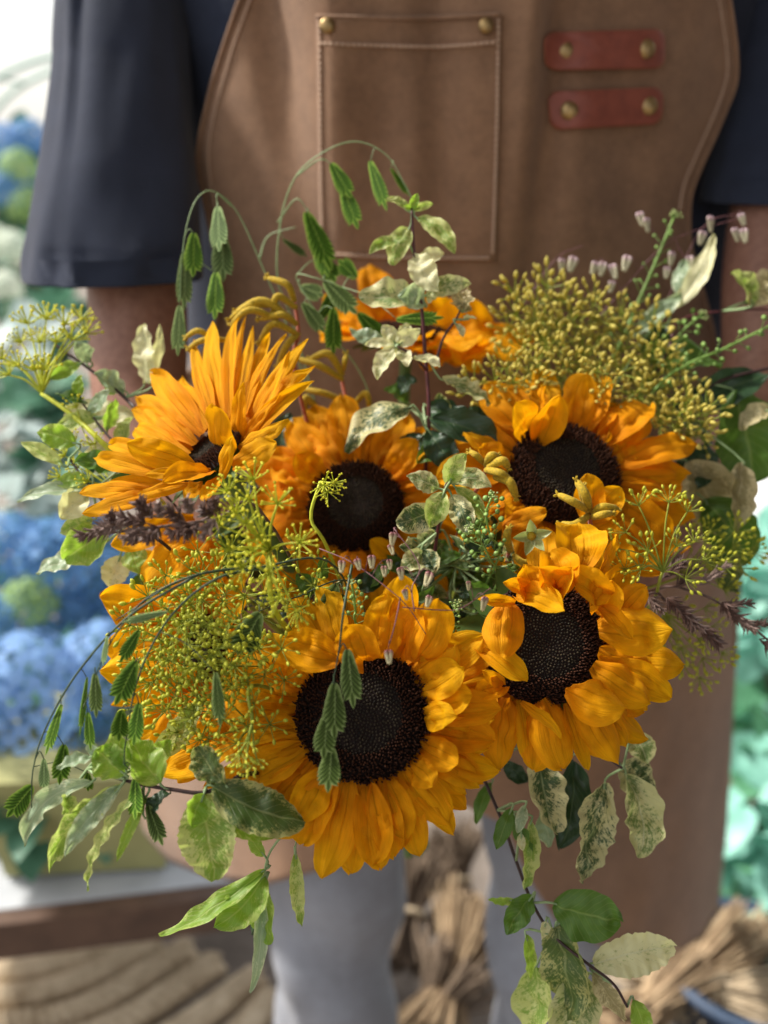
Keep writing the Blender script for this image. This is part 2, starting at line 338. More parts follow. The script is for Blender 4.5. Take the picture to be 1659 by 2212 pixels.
def sunflower(label, u, v, d, R, N, petals, nback=26, Lb=190, wb=62, lift=-.012, mat='petal', seed=0, backlist=None, cone=.0, pn=None):
    """petals: (tip u, tip v, width px, opts)"""
    rg = random.Random(seed); C = P(u, v, d); N = V(N[0]*RT+N[1]*UP-N[2]*FW).normalized(); s = px(d); r = R*s
    X, Y, _ = axes(N, UP if abs(N.dot(UP)) < .95 else FW); X, Y = X, Y
    th = thing('sunflower', C, label, 'sunflower', 'sunflowers in the bouquet')
    m4 = frame(X, Y, N, C, r)
    inst('seed_disc', DISC, th, m4); fo = inst('disc_florets', FL_OUT, th, m4); fi = inst('inner_florets', FL_IN, th, m4)
    fo['kind'] = 'stuff'; fi['kind'] = 'stuff'
    def petal(tip, w, base=None, o={}):
        vec = tip-C; vec -= N*vec.dot(N)
        if base is None:
            a = atan2(vec.dot(Y), vec.dot(X))+o.get('off', 0); base = C+(X*cos(a)+Y*sin(a))*r*o.get('br', .93)-N*r*.04
        mb = MB(); NN = o.get('N', pn if o else None); NN = N if NN is None else (RT*NN[0]+UP*NN[1]-FW*NN[2])
        NN = (NN+V((rg.uniform(-.25, .25), rg.uniform(-.25, .25), rg.uniform(-.25, .25)))*o.get('jit', .8)).normalized()
        strip(mb, base, tip, NN, w, slim_prof if o.get('slim') else pet_prof, (o.get('b1', rg.uniform(.0, .12)), rg.uniform(-.06, .06)), (o.get('b2', rg.uniform(-.02, .14)), rg.uniform(-.08, .08)),
              o.get('cup', rg.uniform(-.16, .3)), .075, o.get('wave', rg.choice((0, .02, .035))), 1.2, o.get('tw', (rg.uniform(-.3, .3), rg.uniform(-.4, .4))), 16, 10, rg.uniform(0, 6.3), 0, o.get('tipn', rg.uniform(-.08, .14)), rug=.20)
        mb.obj('petal', M[mat], th)
    for q in petals:
        tu, tv, w = q[:3]; o = q[3] if len(q) > 3 else {}
        if 'd' in o: tip = P(tu, tv, o['d'])
        else:
            rd = rayd(tu, tv); p0 = C+N*o.get('lift', lift+rg.uniform(-.004, .006)); tip = CAM+rd*((p0-CAM).dot(N)/rd.dot(N))
        b = P(*o['b']) if 'b' in o else None
        petal(tip, w*s, b, o)
    for k in range(nback):
        a = 2*pi*(k+rg.uniform(-.3, .3))/nback; L = (Lb*rg.uniform(.82, 1.12))*s
        dirv = X*cos(a)+Y*sin(a)
        if backlist and not backlist(math.degrees(a) % 360): continue
        tip = C+dirv*(r+L*(1-cone*.3))+N*(lift-.006*(k % 2)+cone*L)
        petal(tip, wb*s*rg.uniform(.8, 1.2), C+dirv*r*.9-N*r*(.10+.08*(k % 2)), {})
    mb = MB(); tube(mb, [C-N*r*.15, C-N*r*.45], r*.9, r*.35, 20, 4); mb.obj('calyx', M['sepal'], th)
    for k in range(14):
        a = 2*pi*k/14+.2; dv = X*cos(a)+Y*sin(a); mb = MB()
        strip(mb, C+dv*r*.6-N*r*.3, C+dv*(r*1.45)-N*r*.45, N, r*.5, slim_prof, cup=.2, nl=6, nw=4); mb.obj('sepal', M['sepal'], th)
    mb = MB(); FI[0] += 1; stem_to_bind(mb, C-N*r*.4, N, .0048, .011, FI[0]); mb.obj('stem', M['stem'], th)
    return th, C, N
f = dict
sunflower('lowest front sunflower, a green grass strand hanging over its dark disc', 783, 1543, .535, 146, (.0, .30, 1), [
    (868, 1238, 84, f(lift=.03, b=(850, 1420, .54), b1=-.05)), (835, 1282, 92, f(lift=.026, b=(822, 1425, .535))), (948, 1292, 96, f(lift=.03, b=(890, 1430, .535), b1=.1)), (905, 1310, 90, f(lift=.022)),
    (752, 1348, 92, f(lift=.024, b=(790, 1432, .53), b1=.18, b2=.1, cup=.35)), (616, 1384, 92, f(lift=.014, b=(735, 1428, .525), cup=.3)),
    (985, 1392, 86, f(lift=.016, b1=.12)), (1040, 1372, 88, f(lift=.004)), (1000, 1440, 84, f(lift=.02, b1=.15)), (1020, 1500, 78, f(lift=.012, b1=.14, b2=.1)), (985, 1545, 62, f(lift=.02, b1=.2)), (1078, 1530, 80, f(lift=-.004)),
    (1075, 1668, 74, {}), (1062, 1600, 76, {}), (1008, 1716, 60, {}), (1040, 1690, 56, f(lift=-.016)), (966, 1778, 84, {}), (990, 1650, 70, f(lift=.006)), (935, 1700, 66, f(lift=.004)), (908, 1848, 78, f(lift=-.018)), (880, 1812, 70, f(lift=-.006)),
    (850, 1850, 72, {}), (803, 1872, 84, f(lift=-.008)), (756, 1893, 70, f(lift=-.02)), (704, 1890, 92, f(lift=-.01)), (652, 1825, 84, {}), (690, 1800, 84, f(lift=-.02)), (840, 1790, 70, f(lift=-.022)),
    (603, 1808, 96, f(lift=-.012)), (560, 1758, 86, {}), (520, 1792, 66, f(lift=-.026)), (500, 1735, 60, f(lift=-.02)), (535, 1690, 84, {}), (548, 1640, 70, f(lift=-.016)), (440, 1700, 40, f(lift=-.03)), (560, 1580, 70, {}), (588, 1510, 66, {}), (575, 1450, 62, {}), (640, 1770, 80, f(lift=-.004)),
    (622, 1440, 60, f(lift=.006))], 26, 165, 70, seed=3)
sunflower('right front sunflower whose upper petals fold and curl in over its disc', 1175, 1388, .562, 134, (.14, .20, 1), [
    (1250, 1128, 112, f(d=0.565, b=(1246, 1232, 0.550), jit=.4, cup=.3, b1=.12, b2=.0)), (1330, 1155, 40, f(d=0.560, b=(1294, 1245, 0.550), jit=.4, tw=(.5, 1.0), wave=.05)), (1188, 1193, 84, f(d=0.545, b=(1197, 1271, 0.545), jit=.4, cup=.55, b1=.3, b2=.25)), (1164, 1227, 53, f(d=0.530, b=(1197, 1271, 0.545), jit=.4, cup=.6, b1=.2, b2=.3, wave=.05)), (1237, 1227, 53, f(d=0.530, b=(1201, 1271, 0.545), jit=.4, cup=.5, b1=.2, b2=.3)), (1131, 1219, 75, f(d=0.540, b=(1142, 1285, 0.545), jit=.4, cup=.4, b1=.25, wave=.05)), (1086, 1258, 35, f(d=0.530, b=(1148, 1283, 0.545), jit=.4, cup=.4, wave=.06)), (1032, 1294, 27, f(d=0.530, b=(1113, 1302, 0.540), jit=.4, wave=.08, cup=.4)), (1086, 1421, 89, f(d=0.525, b=(1095, 1294, 0.545), jit=.4, cup=-.2, b1=.14, b2=.05)), (1220, 1320, 62, f(d=0.522, b=(1118, 1285, 0.545), jit=.4, cup=.35, b1=.16, wave=.05)), (1139, 1473, 58, f(d=0.530, b=(1025, 1391, 0.545), jit=.4, cup=.3, b1=.1)), (1029, 1506, 49, f(d=0.540, b=(1088, 1482, 0.545), jit=.4, cup=.5, b1=.2, wave=.06)), (1042, 1449, 31, f(d=0.535, b=(1086, 1480, 0.545), jit=.4, cup=.4, wave=.06)), (1232, 1232, 66, f(d=0.535, b=(1297, 1294, 0.545), jit=.4, cup=.4, b1=.3, b2=.2, wave=.05)), (1279, 1308, 53, f(d=0.535, b=(1299, 1245, 0.550), jit=.4, cup=.3, b1=.2)), (1323, 1253, 66, f(d=0.540, b=(1290, 1325, 0.550), jit=.4, cup=.3, b1=.25)), (1367, 1380, 40, f(d=0.540, b=(1294, 1311, 0.545), jit=.4, cup=.3, b1=.2, wave=.06)), (1394, 1267, 58, f(d=0.560, b=(1330, 1329, 0.555), jit=.4, b1=.1)), (1449, 1362, 111, f(d=0.550, b=(1292, 1360, 0.550), jit=.4, cup=-.2)), (1481, 1435, 80, f(d=0.565, b=(1330, 1413, 0.560), jit=.4, cup=-.15)), (1449, 1508, 75, f(d=0.560, b=(1290, 1431, 0.555), jit=.4)), (1405, 1517, 84, f(d=0.550, b=(1281, 1435, 0.550), jit=.4, cup=-.2, b1=.1)), (1352, 1528, 97, f(d=0.535, b=(1221, 1484, 0.545), jit=.4, cup=-.3, b1=.18, b2=.12)), (1397, 1598, 66, f(d=0.570, b=(1263, 1480, 0.560), jit=.4)), (1350, 1612, 58, f(d=0.565, b=(1246, 1497, 0.555), jit=.4)), (1334, 1644, 75, f(d=0.560, b=(1237, 1506, 0.550), jit=.4, cup=-.15)), (1269, 1662, 35, f(d=0.565, b=(1219, 1519, 0.555), jit=.4)), (1221, 1666, 89, f(d=0.550, b=(1170, 1511, 0.550), jit=.4, cup=-.2)), (1214, 1593, 29, f(d=0.535, b=(1126, 1517, 0.545), jit=.4, tw=(.5, 1.0), b1=.1)), (1082, 1662, 84, f(d=0.550, b=(1095, 1506, 0.550), jit=.4, cup=-.2)), (1150, 1650, 53, f(d=0.560, b=(1122, 1511, 0.555), jit=.4)), (1033, 1612, 53, f(d=0.565, b=(1069, 1502, 0.555), jit=.4)), (1011, 1568, 49, f(d=0.550, b=(1069, 1480, 0.550), jit=.4, cup=.3)), (1370, 1449, 66, f(d=0.560, b=(1294, 1404, 0.555), jit=.4))], 22, 140, 84, seed=11, backlist=lambda a: not 90 < a < 195)
sunflower('right rear sunflower with its dark disc tilted up and fennel hanging over its top petals', 1218, 1022, .64, 122, (.12, .45, 1), [
    (1118, 868, 78, f(lift=.03, b1=.1)), (1165, 838, 66, f(lift=.03, tw=(.5, .8))), (1205, 852, 70, f(lift=.034, b=(1165, 960, .64), cup=.35)), (1265, 812, 92, f(lift=.004)), (1310, 885, 80, {}), (1405, 872, 86, f(lift=-.004)), (1370, 955, 96, {}), (1502, 965, 80, f(lift=-.004)),
    (1440, 1005, 92, f(lift=-.012)), (1470, 1050, 100, f(lift=-.01)), (1500, 1120, 96, f(lift=-.018)), (1480, 1190, 100, {}), (1430, 1240, 92, {}), (1350, 1240, 90, {}), (1000, 935, 62, f(lift=.01)), (1030, 970, 60, f(lift=.014, b1=.2)), (1010, 1010, 60, {}), (1030, 1090, 70, {}),
    (1092, 1120, 66, f(lift=.01)), (1268, 1022, 64, f(d=.60, b=(1275, 1125, .61), N=(0, .3, 1))), (1340, 1052, 62, f(d=.60, b=(1280, 1125, .61), N=(0, .5, 1))), (1180, 1100, 46, f(d=.605, b=(1090, 1140, .61), N=(0, .6, 1))), (1328, 1110, 60, f(d=.605, b=(1270, 1140, .61), N=(0, .6, 1)))], 24, 160, 80, mat='petal_shaded', seed=21)
sunflower('middle sunflower sunk in the centre of the bouquet in shade behind the front row', 768, 1092, .66, 104, (-.05, .36, 1), [
    (620, 930, 80, {}), (680, 880, 86, {}), (740, 862, 80, {}), (820, 880, 84, {}), (880, 905, 80, {}), (935, 950, 80, {}), (950, 1010, 70, {}), (905, 1100, 60, {}), (590, 1010, 84, {}), (600, 1100, 90, {}), (830, 1225, 66, {}), (760, 1230, 60, f(lift=.01)), (700, 1220, 66, {}), (800, 1165, 44, f(d=.63, b=(860, 1215, .64))), (880, 1170, 70, {}),
    (900, 950, 60, f(lift=.02, b1=.2)), (640, 980, 66, f(lift=.01))], 28, 160, 72, mat='petal_shaded', seed=31)
# left flower, a cup facing up and to the left, near petals standing in front of its disc
sunflower('upper left sunflower seen from the side with tall petals standing up like a crown', 448, 985, .60, 86, (-.55, .75, .42), [
    (333, 807, 67, f(d=0.655, b=(439, 936, 0.600), jit=.35)), (299, 860, 58, f(d=0.645, b=(422, 958, 0.600), jit=.35)), (287, 887, 54, f(d=0.640, b=(413, 971, 0.600), jit=.35)), (290, 923, 54, f(d=0.630, b=(408, 985, 0.590), jit=.35)), (369, 825, 58, f(d=0.660, b=(448, 931, 0.600), jit=.35)), (395, 816, 50, f(d=0.662, b=(453, 923, 0.600), jit=.35, slim=1)), (420, 734, 40, f(d=0.668, b=(459, 923, 0.600), jit=.35, slim=1)), (459, 694, 50, f(d=0.660, b=(479, 923, 0.600), jit=.35)), (493, 759, 40, f(d=0.665, b=(484, 918, 0.600), jit=.35, slim=1)), (516, 684, 36, f(d=0.655, b=(497, 914, 0.600), jit=.35, slim=1)), (532, 685, 27, f(d=0.660, b=(506, 914, 0.600), jit=.35, slim=1)), (547, 705, 35, f(d=0.640, b=(515, 914, 0.600), jit=.35, slim=1)), (583, 722, 36, f(d=0.655, b=(528, 896, 0.600), jit=.35, slim=1)), (619, 723, 33, f(d=0.635, b=(519, 931, 0.600), jit=.35, slim=1)), (666, 732, 43, f(d=0.630, b=(541, 914, 0.600), jit=.35, slim=1)), (628, 764, 45, f(d=0.610, b=(524, 940, 0.600), jit=.35, slim=1)), (680, 795, 50, f(d=0.620, b=(541, 936, 0.600), jit=.35, slim=1)), (679, 823, 40, f(d=0.605, b=(528, 954, 0.600), jit=.35, slim=1)), (604, 852, 30, f(d=0.585, b=(519, 962, 0.600), jit=.35, slim=1)), (528, 827, 41, f(d=0.590, b=(510, 958, 0.600), jit=.35, slim=1)), (622, 904, 48, f(d=0.585, b=(515, 971, 0.590), jit=.35, slim=1)), (598, 958, 58, f(d=0.570, b=(499, 1007, 0.575), jit=.35)), (464, 869, 70, f(d=0.562, b=(484, 998, 0.600), jit=.35)), (504, 941, 38, f(d=0.548, b=(479, 1029, 0.575), jit=.35, slim=1)), (275, 958, 60, f(d=0.570, b=(417, 1009, 0.575), jit=.35)), (312, 1025, 27, f(d=0.565, b=(455, 1016, 0.575), jit=.35)), (351, 1040, 52, f(d=0.548, b=(459, 1020, 0.575), jit=.35)), (442, 1084, 36, f(d=0.545, b=(475, 1029, 0.575), jit=.35)), (236, 960, 40, f(d=0.600, b=(360, 1002, 0.575), jit=.35)), (208, 991, 43, f(d=0.595, b=(351, 1024, 0.575), jit=.35)), (262, 954, 36, f(d=0.610, b=(377, 985, 0.590), jit=.35, slim=1)), (170, 1064, 40, f(d=0.585, b=(338, 1060, 0.575), jit=.35)), (180, 1111, 41, f(d=0.575, b=(360, 1060, 0.575), jit=.35)), (236, 1047, 40, f(d=0.590, b=(360, 1047, 0.575), jit=.35)), (298, 1069, 32, f(d=0.565, b=(413, 1047, 0.575), jit=.35)), (395, 1073, 40, f(d=0.570, b=(439, 1047, 0.575), jit=.35))], 0, 100, 50, lift=.0, seed=41, cone=.35, pn=(-.25, .3, 1))
sunflower('lower left sunflower mostly buried under green fennel with petal tips showing at its left', 445, 1400, .64, 78, (-.8, .0, .6), [
    (316, 1266, 100, f(d=.60, b=(450, 1150, .61))), (240, 1178, 60, f(d=.60, b=(420, 1120, .61))), (380, 1250, 90, f(d=.60, b=(470, 1170, .61))), (345, 1250, 90, f(d=.64)), (300, 1190, 80, f(d=.65)), (400, 1190, 90, f(d=.63)), (450, 1215, 90, f(d=.62)), (215, 1284, 70, f(d=.62)), (250, 1330, 60, f(d=.62)), (228, 1392, 60, f(d=.61)), (220, 1444, 76, f(d=.60)), (225, 1405, 84, f(d=.575, b=(400, 1400, .585))), (222, 1452, 92, f(d=.57, b=(400, 1440, .58))), (216, 1290, 84, f(d=.58, b=(380, 1320, .59))), (240, 1330, 70, f(d=.58, b=(390, 1350, .59))), (335, 1664, 84, f(d=.545, b=(540, 1560, .56))), (388, 1692, 56, f(d=.55, b=(470, 1575, .56))), (405, 1660, 60, f(d=.55, b=(500, 1570, .56))), (500, 1650, 80, f(d=.55, b=(560, 1560, .57))), (240, 1525, 40, f(d=.61)), (262, 1560, 50, f(d=.60)), (330, 1666, 60, f(d=.58, b=(420, 1500, .6))), (385, 1692, 40, f(d=.58, b=(430, 1500, .6))), (300, 1600, 50, f(d=.6)), (440, 1655, 56, f(d=.59))], 22, 140, 66, lift=0, seed=51, pn=(-.3, 0, 1))
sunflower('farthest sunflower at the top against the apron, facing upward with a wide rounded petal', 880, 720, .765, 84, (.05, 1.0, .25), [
    (798, 568, 90, f(d=.80)), (700, 640, 60, f(d=.79)), (740, 690, 50, f(d=.78)), (1066, 690, 120, f(d=.76, b=(930, 740, .76), cup=.3)), (980, 660, 130, f(d=.80, b=(920, 720, .78))), (870, 640, 80, f(d=.82)), (940, 640, 80, f(d=.82)),
    (960, 790, 90, f(d=.73, N=(0, 1, .6), wave=.12)), (1040, 800, 90, f(d=.73, N=(0, 1, .6), wave=.14)), (1130, 765, 100, f(d=.74, b=(950, 770, .745), N=(0, 1, .6), wave=.1)), (1150, 740, 60, f(d=.76))], 16, 110, 80, lift=0, mat='petal_shaded', seed=61, pn=(0, .4, 1))

# ------------------------------------------------------------ leafy sprigs
def sprig(name, label, cat, pts, r, leaves, twig='twig', group=None, rejoin=None):
    org = P(*pts[0]); th = thing(name, org, label, cat, group); rg = random.Random(hash(label) % 1 + len(label)*13+len(leaves))
    mb = MB(); C = [P(*p) for p in pts]
    if rejoin is not False: tube(mb, [BIND.lerp(C[0], .1), BIND.lerp(C[0], .55)+V((0, .01, -.01))] + C, r, r*.6, 7, 6*(len(C)+1))
    else: tube(mb, C, r, r*.6, 7)
    mb.obj('stem', M[twig], th)
    for L in leaves:
        bu, bv, tu, tv, wd, mt = L[:6]; o = L[6] if len(L) > 6 else {}
        d0 = o.get('d', pts[len(pts)//2][2]); d1 = o.get('d1', d0+rg.uniform(-.012, .006))
        b = P(bu, bv, d0); e = P(tu, tv, d1); W = wd*px(d0)
        nn = o.get('N', (rg.uniform(-.5, .5), rg.uniform(.0, .7), 1)); NN = RT*nn[0]+UP*nn[1]-FW*nn[2]
        if NN.normalized().cross((e-b).normalized()).length < .3: NN = -FW
        mb = MB(); cur = o.get('c', rg.uniform(-.08, .08))
        strip(mb, b, e, NN, W, oval_prof if o.get('oval') else leaf_prof, (o.get('h', rg.uniform(.02, .14)), cur), (o.get('h', rg.uniform(.02, .14)), cur*1.3), o.get('cup', rg.uniform(.05, .25)), 0, o.get('wave', .05), o.get('wn', rg.choice((2, 3, 4))), o.get('tw', (rg.uniform(-.4, .4), rg.uniform(-.9, .9))), 28, 10, rg.uniform(0, 6), rug=.17)
        lf = mb.obj('leaf', M[mt], th)
        # petiole from leaf base to the nearest point of the stem
        near = min(C, key=lambda q: (q-b).length)
        if (near-b).length > .002 and (near-b).length < .06:
            m2 = MB(); dd = (e-b).normalized(); tube(m2, [b+dd*.004, b-dd*.003, near], .0006, .0009, 5, 5); m2.obj('leaf_stalk', M[o.get('st', twig)], lf) if False else None
            o2 = m2.obj('leaf_stalk', M['straw'], th)
    return th
w = lambda **k: k
sprig('variegated_sprig', 'tall upright sprig with dark red stem and cream-edged leaves rising against the apron pocket', 'foliage', [(925, 940, .655), (918, 760, .65), (908, 640, .65), (895, 550, .65), (889, 450, .65)], .0016, [
    (889, 455, 902, 418, 20, 'lime'), (886, 458, 832, 430, 20, 'limespeck', w(c=.15)), (892, 455, 935, 440, 18, 'limespeck'), (888, 452, 872, 445, 12, 'lime'),
    (900, 470, 982, 548, 44, 'limespeck', w(c=-.12)), (884, 492, 848, 573, 52, 'limespeck', w(oval=1, N=(0, .1, 1), wave=.01)), (868, 520, 798, 548, 30, 'limespeck', w(c=.12)), (895, 552, 946, 630, 60, 'creamy', w(N=(.2, 0, 1))), (905, 560, 958, 545, 34, 'creamy'),
    (905, 655, 776, 645, 78, 'cream', w(oval=1, N=(-.1, .4, 1), h=.1)), (915, 660, 860, 640, 60, 'silver', w(N=(.2, .5, 1), h=.12)), (918, 640, 1018, 612, 46, 'cream', w(h=.15)), (940, 640, 925, 655, 20, 'creamy'),
    (955, 818, 1060, 872, 62, 'cream', w(wave=.09, h=.18)), (888, 882, 748, 978, 78, 'darkspeck', w(h=.14, c=.12, N=(-.2, .5, 1))), (930, 905, 1098, 985, 74, 'dark', w(wave=.1, h=.16)), (935, 915, 1090, 965, 60, 'silver', w(d=.665, wave=.1)), (925, 930, 990, 1010, 70, 'dark', w()), (922, 880, 1000, 930, 60, 'dark', w(d=.67)),
    (915, 940, 860, 990, 50, 'dark', w(d=.67))], 'twig_red')
sprig('variegated_sprig', 'small rosette of pale cream leaves on a side twig left of the tall red stem', 'foliage', [(922, 800, .648), (895, 770, .64), (858, 748, .635)], .001, [
    (856, 745, 826, 702, 34, 'creamy'), (860, 745, 908, 712, 40, 'creamy', w(wave=.02)), (852, 747, 788, 746, 26, 'creamy', w(wave=.02)), (855, 750, 814, 820, 44, 'creamy', w(N=(0, 0, 1), wave=.02)), (862, 750, 880, 792, 36, 'creamy'), (892, 772, 950, 792, 42, 'creamy', w(wave=.02)), (870, 735, 885, 700, 30, 'creamy', w(d=.65)), (830, 735, 755, 712, 40, 'silver', w(d=.67))], 'twig_red', rejoin=False)
sprig('dried_seed_head', 'papery tan dried flower cluster on a thin dark twig right of the tall red stem', 'dried flower', [(940, 790, .66), (958, 730, .655), (985, 690, .65), (1000, 655, .65)], .001, [
    (1005, 690, 1028, 688, 22, 'creamy'), (985, 700, 1000, 728, 20, 'creamy'), (996, 668, 975, 625, 22, 'dryl' if 'dryl' in M else 'tan', w(wave=.15)), (998, 665, 990, 618, 20, 'tan', w(wave=.15)), (1000, 665, 1012, 620, 24, 'tan', w(wave=.15)), (1000, 668, 1028, 645, 22, 'tan', w(wave=.15)), (998, 670, 972, 655, 20, 'tan', w(wave=.15)), (1000, 668, 1020, 668, 18, 'tan', w(wave=.15))], 'twig', rejoin=False)
sprig('variegated_sprig', 'mid bouquet rosette of mottled leaves between the middle and right rear sunflowers', 'foliage', [(930, 1260, .62), (945, 1150, .60), (962, 1055, .585), (972, 1042, .58)], .0014, [
    (968, 1045, 1008, 980, 46, 'limespeck', w(N=(0, 0, 1), wave=.02)), (976, 1045, 1062, 1052, 46, 'cream', w(c=-.2, N=(0, .4, 1))), (982, 1052, 1045, 1132, 36, 'limespeck', w(c=-.15)), (960, 1062, 928, 1140, 54, 'limespeck', w(N=(0, 0, 1), wave=.03, d=.575)), (975, 1070, 1012, 1158, 54, 'darkspeck', w(N=(0, 0, 1))), (948, 1055, 878, 1028, 48, 'cream', w(N=(0, .3, 1))), (935, 1100, 856, 1130, 66, 'darkspeck', w(oval=1, N=(0, .1, 1))), (970, 1045, 985, 1020, 24, 'limespeck'),
    (912, 1190, 866, 1230, 50, 'cream', w(d=.60)), (915, 1190, 938, 1240, 44, 'darkspeck', w(d=.60)), (905, 1180, 940, 1148, 36, 'cream', w(d=.605)), (900, 1190, 862, 1180, 40, 'darkspeck', w(d=.61))], 'twig_red')
sprig('variegated_sprig', 'long lower left branch with a black twig and large mottled and silvery curling leaves', 'foliage', [(540, 1672, .525), (500, 1688, .515), (440, 1712, .51), (370, 1705, .51), (310, 1695, .51), (250, 1680, .515), (190, 1660, .52)], .0014, [
    (462, 1700, 658, 1778, 108, 'speck', w(oval=1, N=(.1, .3, 1), c=.06, wn=7, h=.08, wave=.025)), (438, 1716, 462, 1902, 122, 'limespeck', w(oval=1, N=(-.1, 0, 1), wn=8, wave=.03, h=.05)), (455, 1712, 602, 1806, 84, 'lime', w(d=.52, wn=6)), (440, 1716, 415, 1790, 60, 'lime', w(d=.505)),
    (486, 1692, 425, 1612, 72, 'speck', w(N=(-.4, .1, 1), oval=1, wave=.08)), (345, 1690, 282, 1595, 88, 'lime', w(N=(.3, .2, 1), oval=1, wave=.06)), (268, 1672, 205, 1620, 84, 'lime', w(N=(-.2, .3, 1), wave=.06, oval=1)), (270, 1660, 250, 1575, 60, 'lime', w()), (318, 1640, 432, 1500, 58, 'limespeck', w(d=.54, wave=.12, c=.12)), (340, 1640, 370, 1600, 44, 'lime', w(d=.53)),
    (198, 1688, 52, 1830, 46, 'silver', w(wave=.26, c=.2, wn=3)), (262, 1694, 108, 1876, 56, 'limespeck', w(wave=.24, c=.1, wn=5)), (262, 1696, 140, 1850, 46, 'silver', w(wave=.1, c=.05, wn=5)), (312, 1702, 188, 1926, 28, 'limespeck', w(wave=.22, c=.08, wn=6)), (318, 1715, 252, 1862, 24, 'lime', w(wave=.2, wn=5)),
    (320, 1758, 370, 1712, 42, 'dark', w(oval=1)), (200, 1635, 122, 1660, 36, 'silver', w(wave=.1)), (205, 1640, 185, 1580, 26, 'silver', w(wave=.12)), (150, 1720, 135, 1760, 40, 'limespeck', w())], 'twig')
sprig('variegated_sprig', 'lime green drooping sprig under the big front sunflower, left of centre bottom', 'foliage', [(630, 1790, .55), (590, 1830, .55), (574, 1868, .55), (572, 1905, .55)], .0009, [
    (573, 1878, 345, 2022, 48, 'lime', w(wave=.1, wn=3, c=-.06, N=(0, .5, 1))), (572, 1890, 462, 2002, 82, 'lime', w(c=-.1, N=(0, .2, 1), wn=4, wave=.05)), (560, 1925, 582, 2040, 62, 'lime', w(oval=1, d=.555)), (560, 1908, 540, 2145, 32, 'silver', w(wave=.08, wn=3)), (556, 1925, 545, 2020, 36, 'dark', w(d=.56)),
    (572, 1850, 540, 1800, 30, 'lime', w())], 'straw', rejoin=None)
sprig('hanging_leaf', 'single narrow wavy yellow-green leaf hanging straight down below the front sunflower', 'foliage', [(650, 1780, .57), (640, 1815, .555), (638, 1845, .552)], .0007, [(638, 1840, 652, 2002, 32, 'limespeck', w(wave=.16, wn=5, c=.04, N=(.4, 0, 1)))], 'straw')
sprig('variegated_sprig', 'cream marbled leaves hanging under the right front sunflower against the apron', 'foliage', [(1180, 1590, .63), (1290, 1625, .61), (1345, 1660, .60)], .0014, [
    (1162, 1640, 1205, 1800, 92, 'darkspeck', w(N=(0, 0, 1), oval=1)), (1235, 1640, 1210, 1832, 84, 'dark', w(N=(0, 0, 1), d=.62)), (1308, 1690, 1258, 1908, 112, 'darkspeck', w(N=(0, 0, 1), wn=8, wave=.03)), (1352, 1672, 1378, 1852, 92, 'cream', w(N=(.3, 0, 1), wave=.08, c=-.12)), (1340, 1650, 1412, 1702, 92, 'darkspeck', w(d=.62)), (1370, 1590, 1400, 1650, 60, 'cream', w(d=.62)), (1170, 1760, 1188, 1830, 44, 'silver', w(d=.62)), (1090, 1640, 1140, 1690, 40, 'dark', w(d=.63))], 'twig')
sprig('variegated_sprig', 'longest sprig trailing to the bottom right corner with a round green leaf and marbled leaves', 'foliage', [(1015, 1640, .64), (1075, 1750, .62), (1115, 1860, .61), (1150, 1950, .60), (1195, 2020, .59), (1270, 2082, .58), (1325, 2125, .58), (1355, 2175, .58)], .0013, [
    (1105, 1745, 1072, 1835, 36, 'green', w()), (1112, 1765, 1148, 1842, 40, 'green', w()), (1132, 1740, 1118, 1800, 26, 'silver', w()), (1145, 1770, 1132, 1922, 38, 'limespeck', w(wave=.15, wn=4)), (1060, 1690, 1030, 1780, 30, 'green', w(d=.65)), (1112, 1945, 1055, 1942, 22, 'lime', w()), (1150, 1935, 1095, 2020, 56, 'green', w(N=(-.3, 0, 1))),
    (1196, 1952, 1344, 1992, 112, 'green', w(oval=1, N=(0, .2, 1), wave=.01, wn=2)), (1205, 1998, 1232, 2200, 118, 'speck', w(oval=1, N=(-.1, 0, 1), wave=.02, wn=7)), (1282, 2080, 1458, 2045, 90, 'creamy', w(oval=1, N=(0, .3, 1), wave=.05, wn=8)), (1282, 2100, 1352, 2205, 52, 'tan', w()), (1262, 2110, 1215, 2260, 112, 'cream', w(d=.6, oval=1)), (1138, 2018, 1145, 2115, 40, 'lime', w()), (1160, 2090, 1140, 2250, 96, 'limespeck', w(d=.61, oval=1)),
    (1368, 2160, 1390, 2235, 46, 'lime', w()), (1180, 1990, 1170, 2030, 30, 'creamy', w()), (1125, 1800, 1130, 1838, 18, 'creamy', w())], 'twig')
sprig('variegated_sprig', 'soft-focus branch reaching out at far left with pale leaves beside the sleeve hem', 'foliage', [(330, 930, .66), (270, 860, .665), (190, 795, .67), (120, 745, .68)], .0015, [
    (292, 900, 138, 892, 74, 'creamy', w(oval=1, N=(0, .5, 1))), (268, 845, 203, 805, 52, 'silver', w()), (325, 830, 312, 698, 52, 'creamy', w(wave=.1)), (175, 785, 110, 820, 34, 'lime', w()), (195, 780, 165, 735, 40, 'silver', w()), (250, 840, 225, 850, 30, 'lime', w()), (310, 830, 345, 700, 30, 'creamy', w(d=.68))], 'twig')
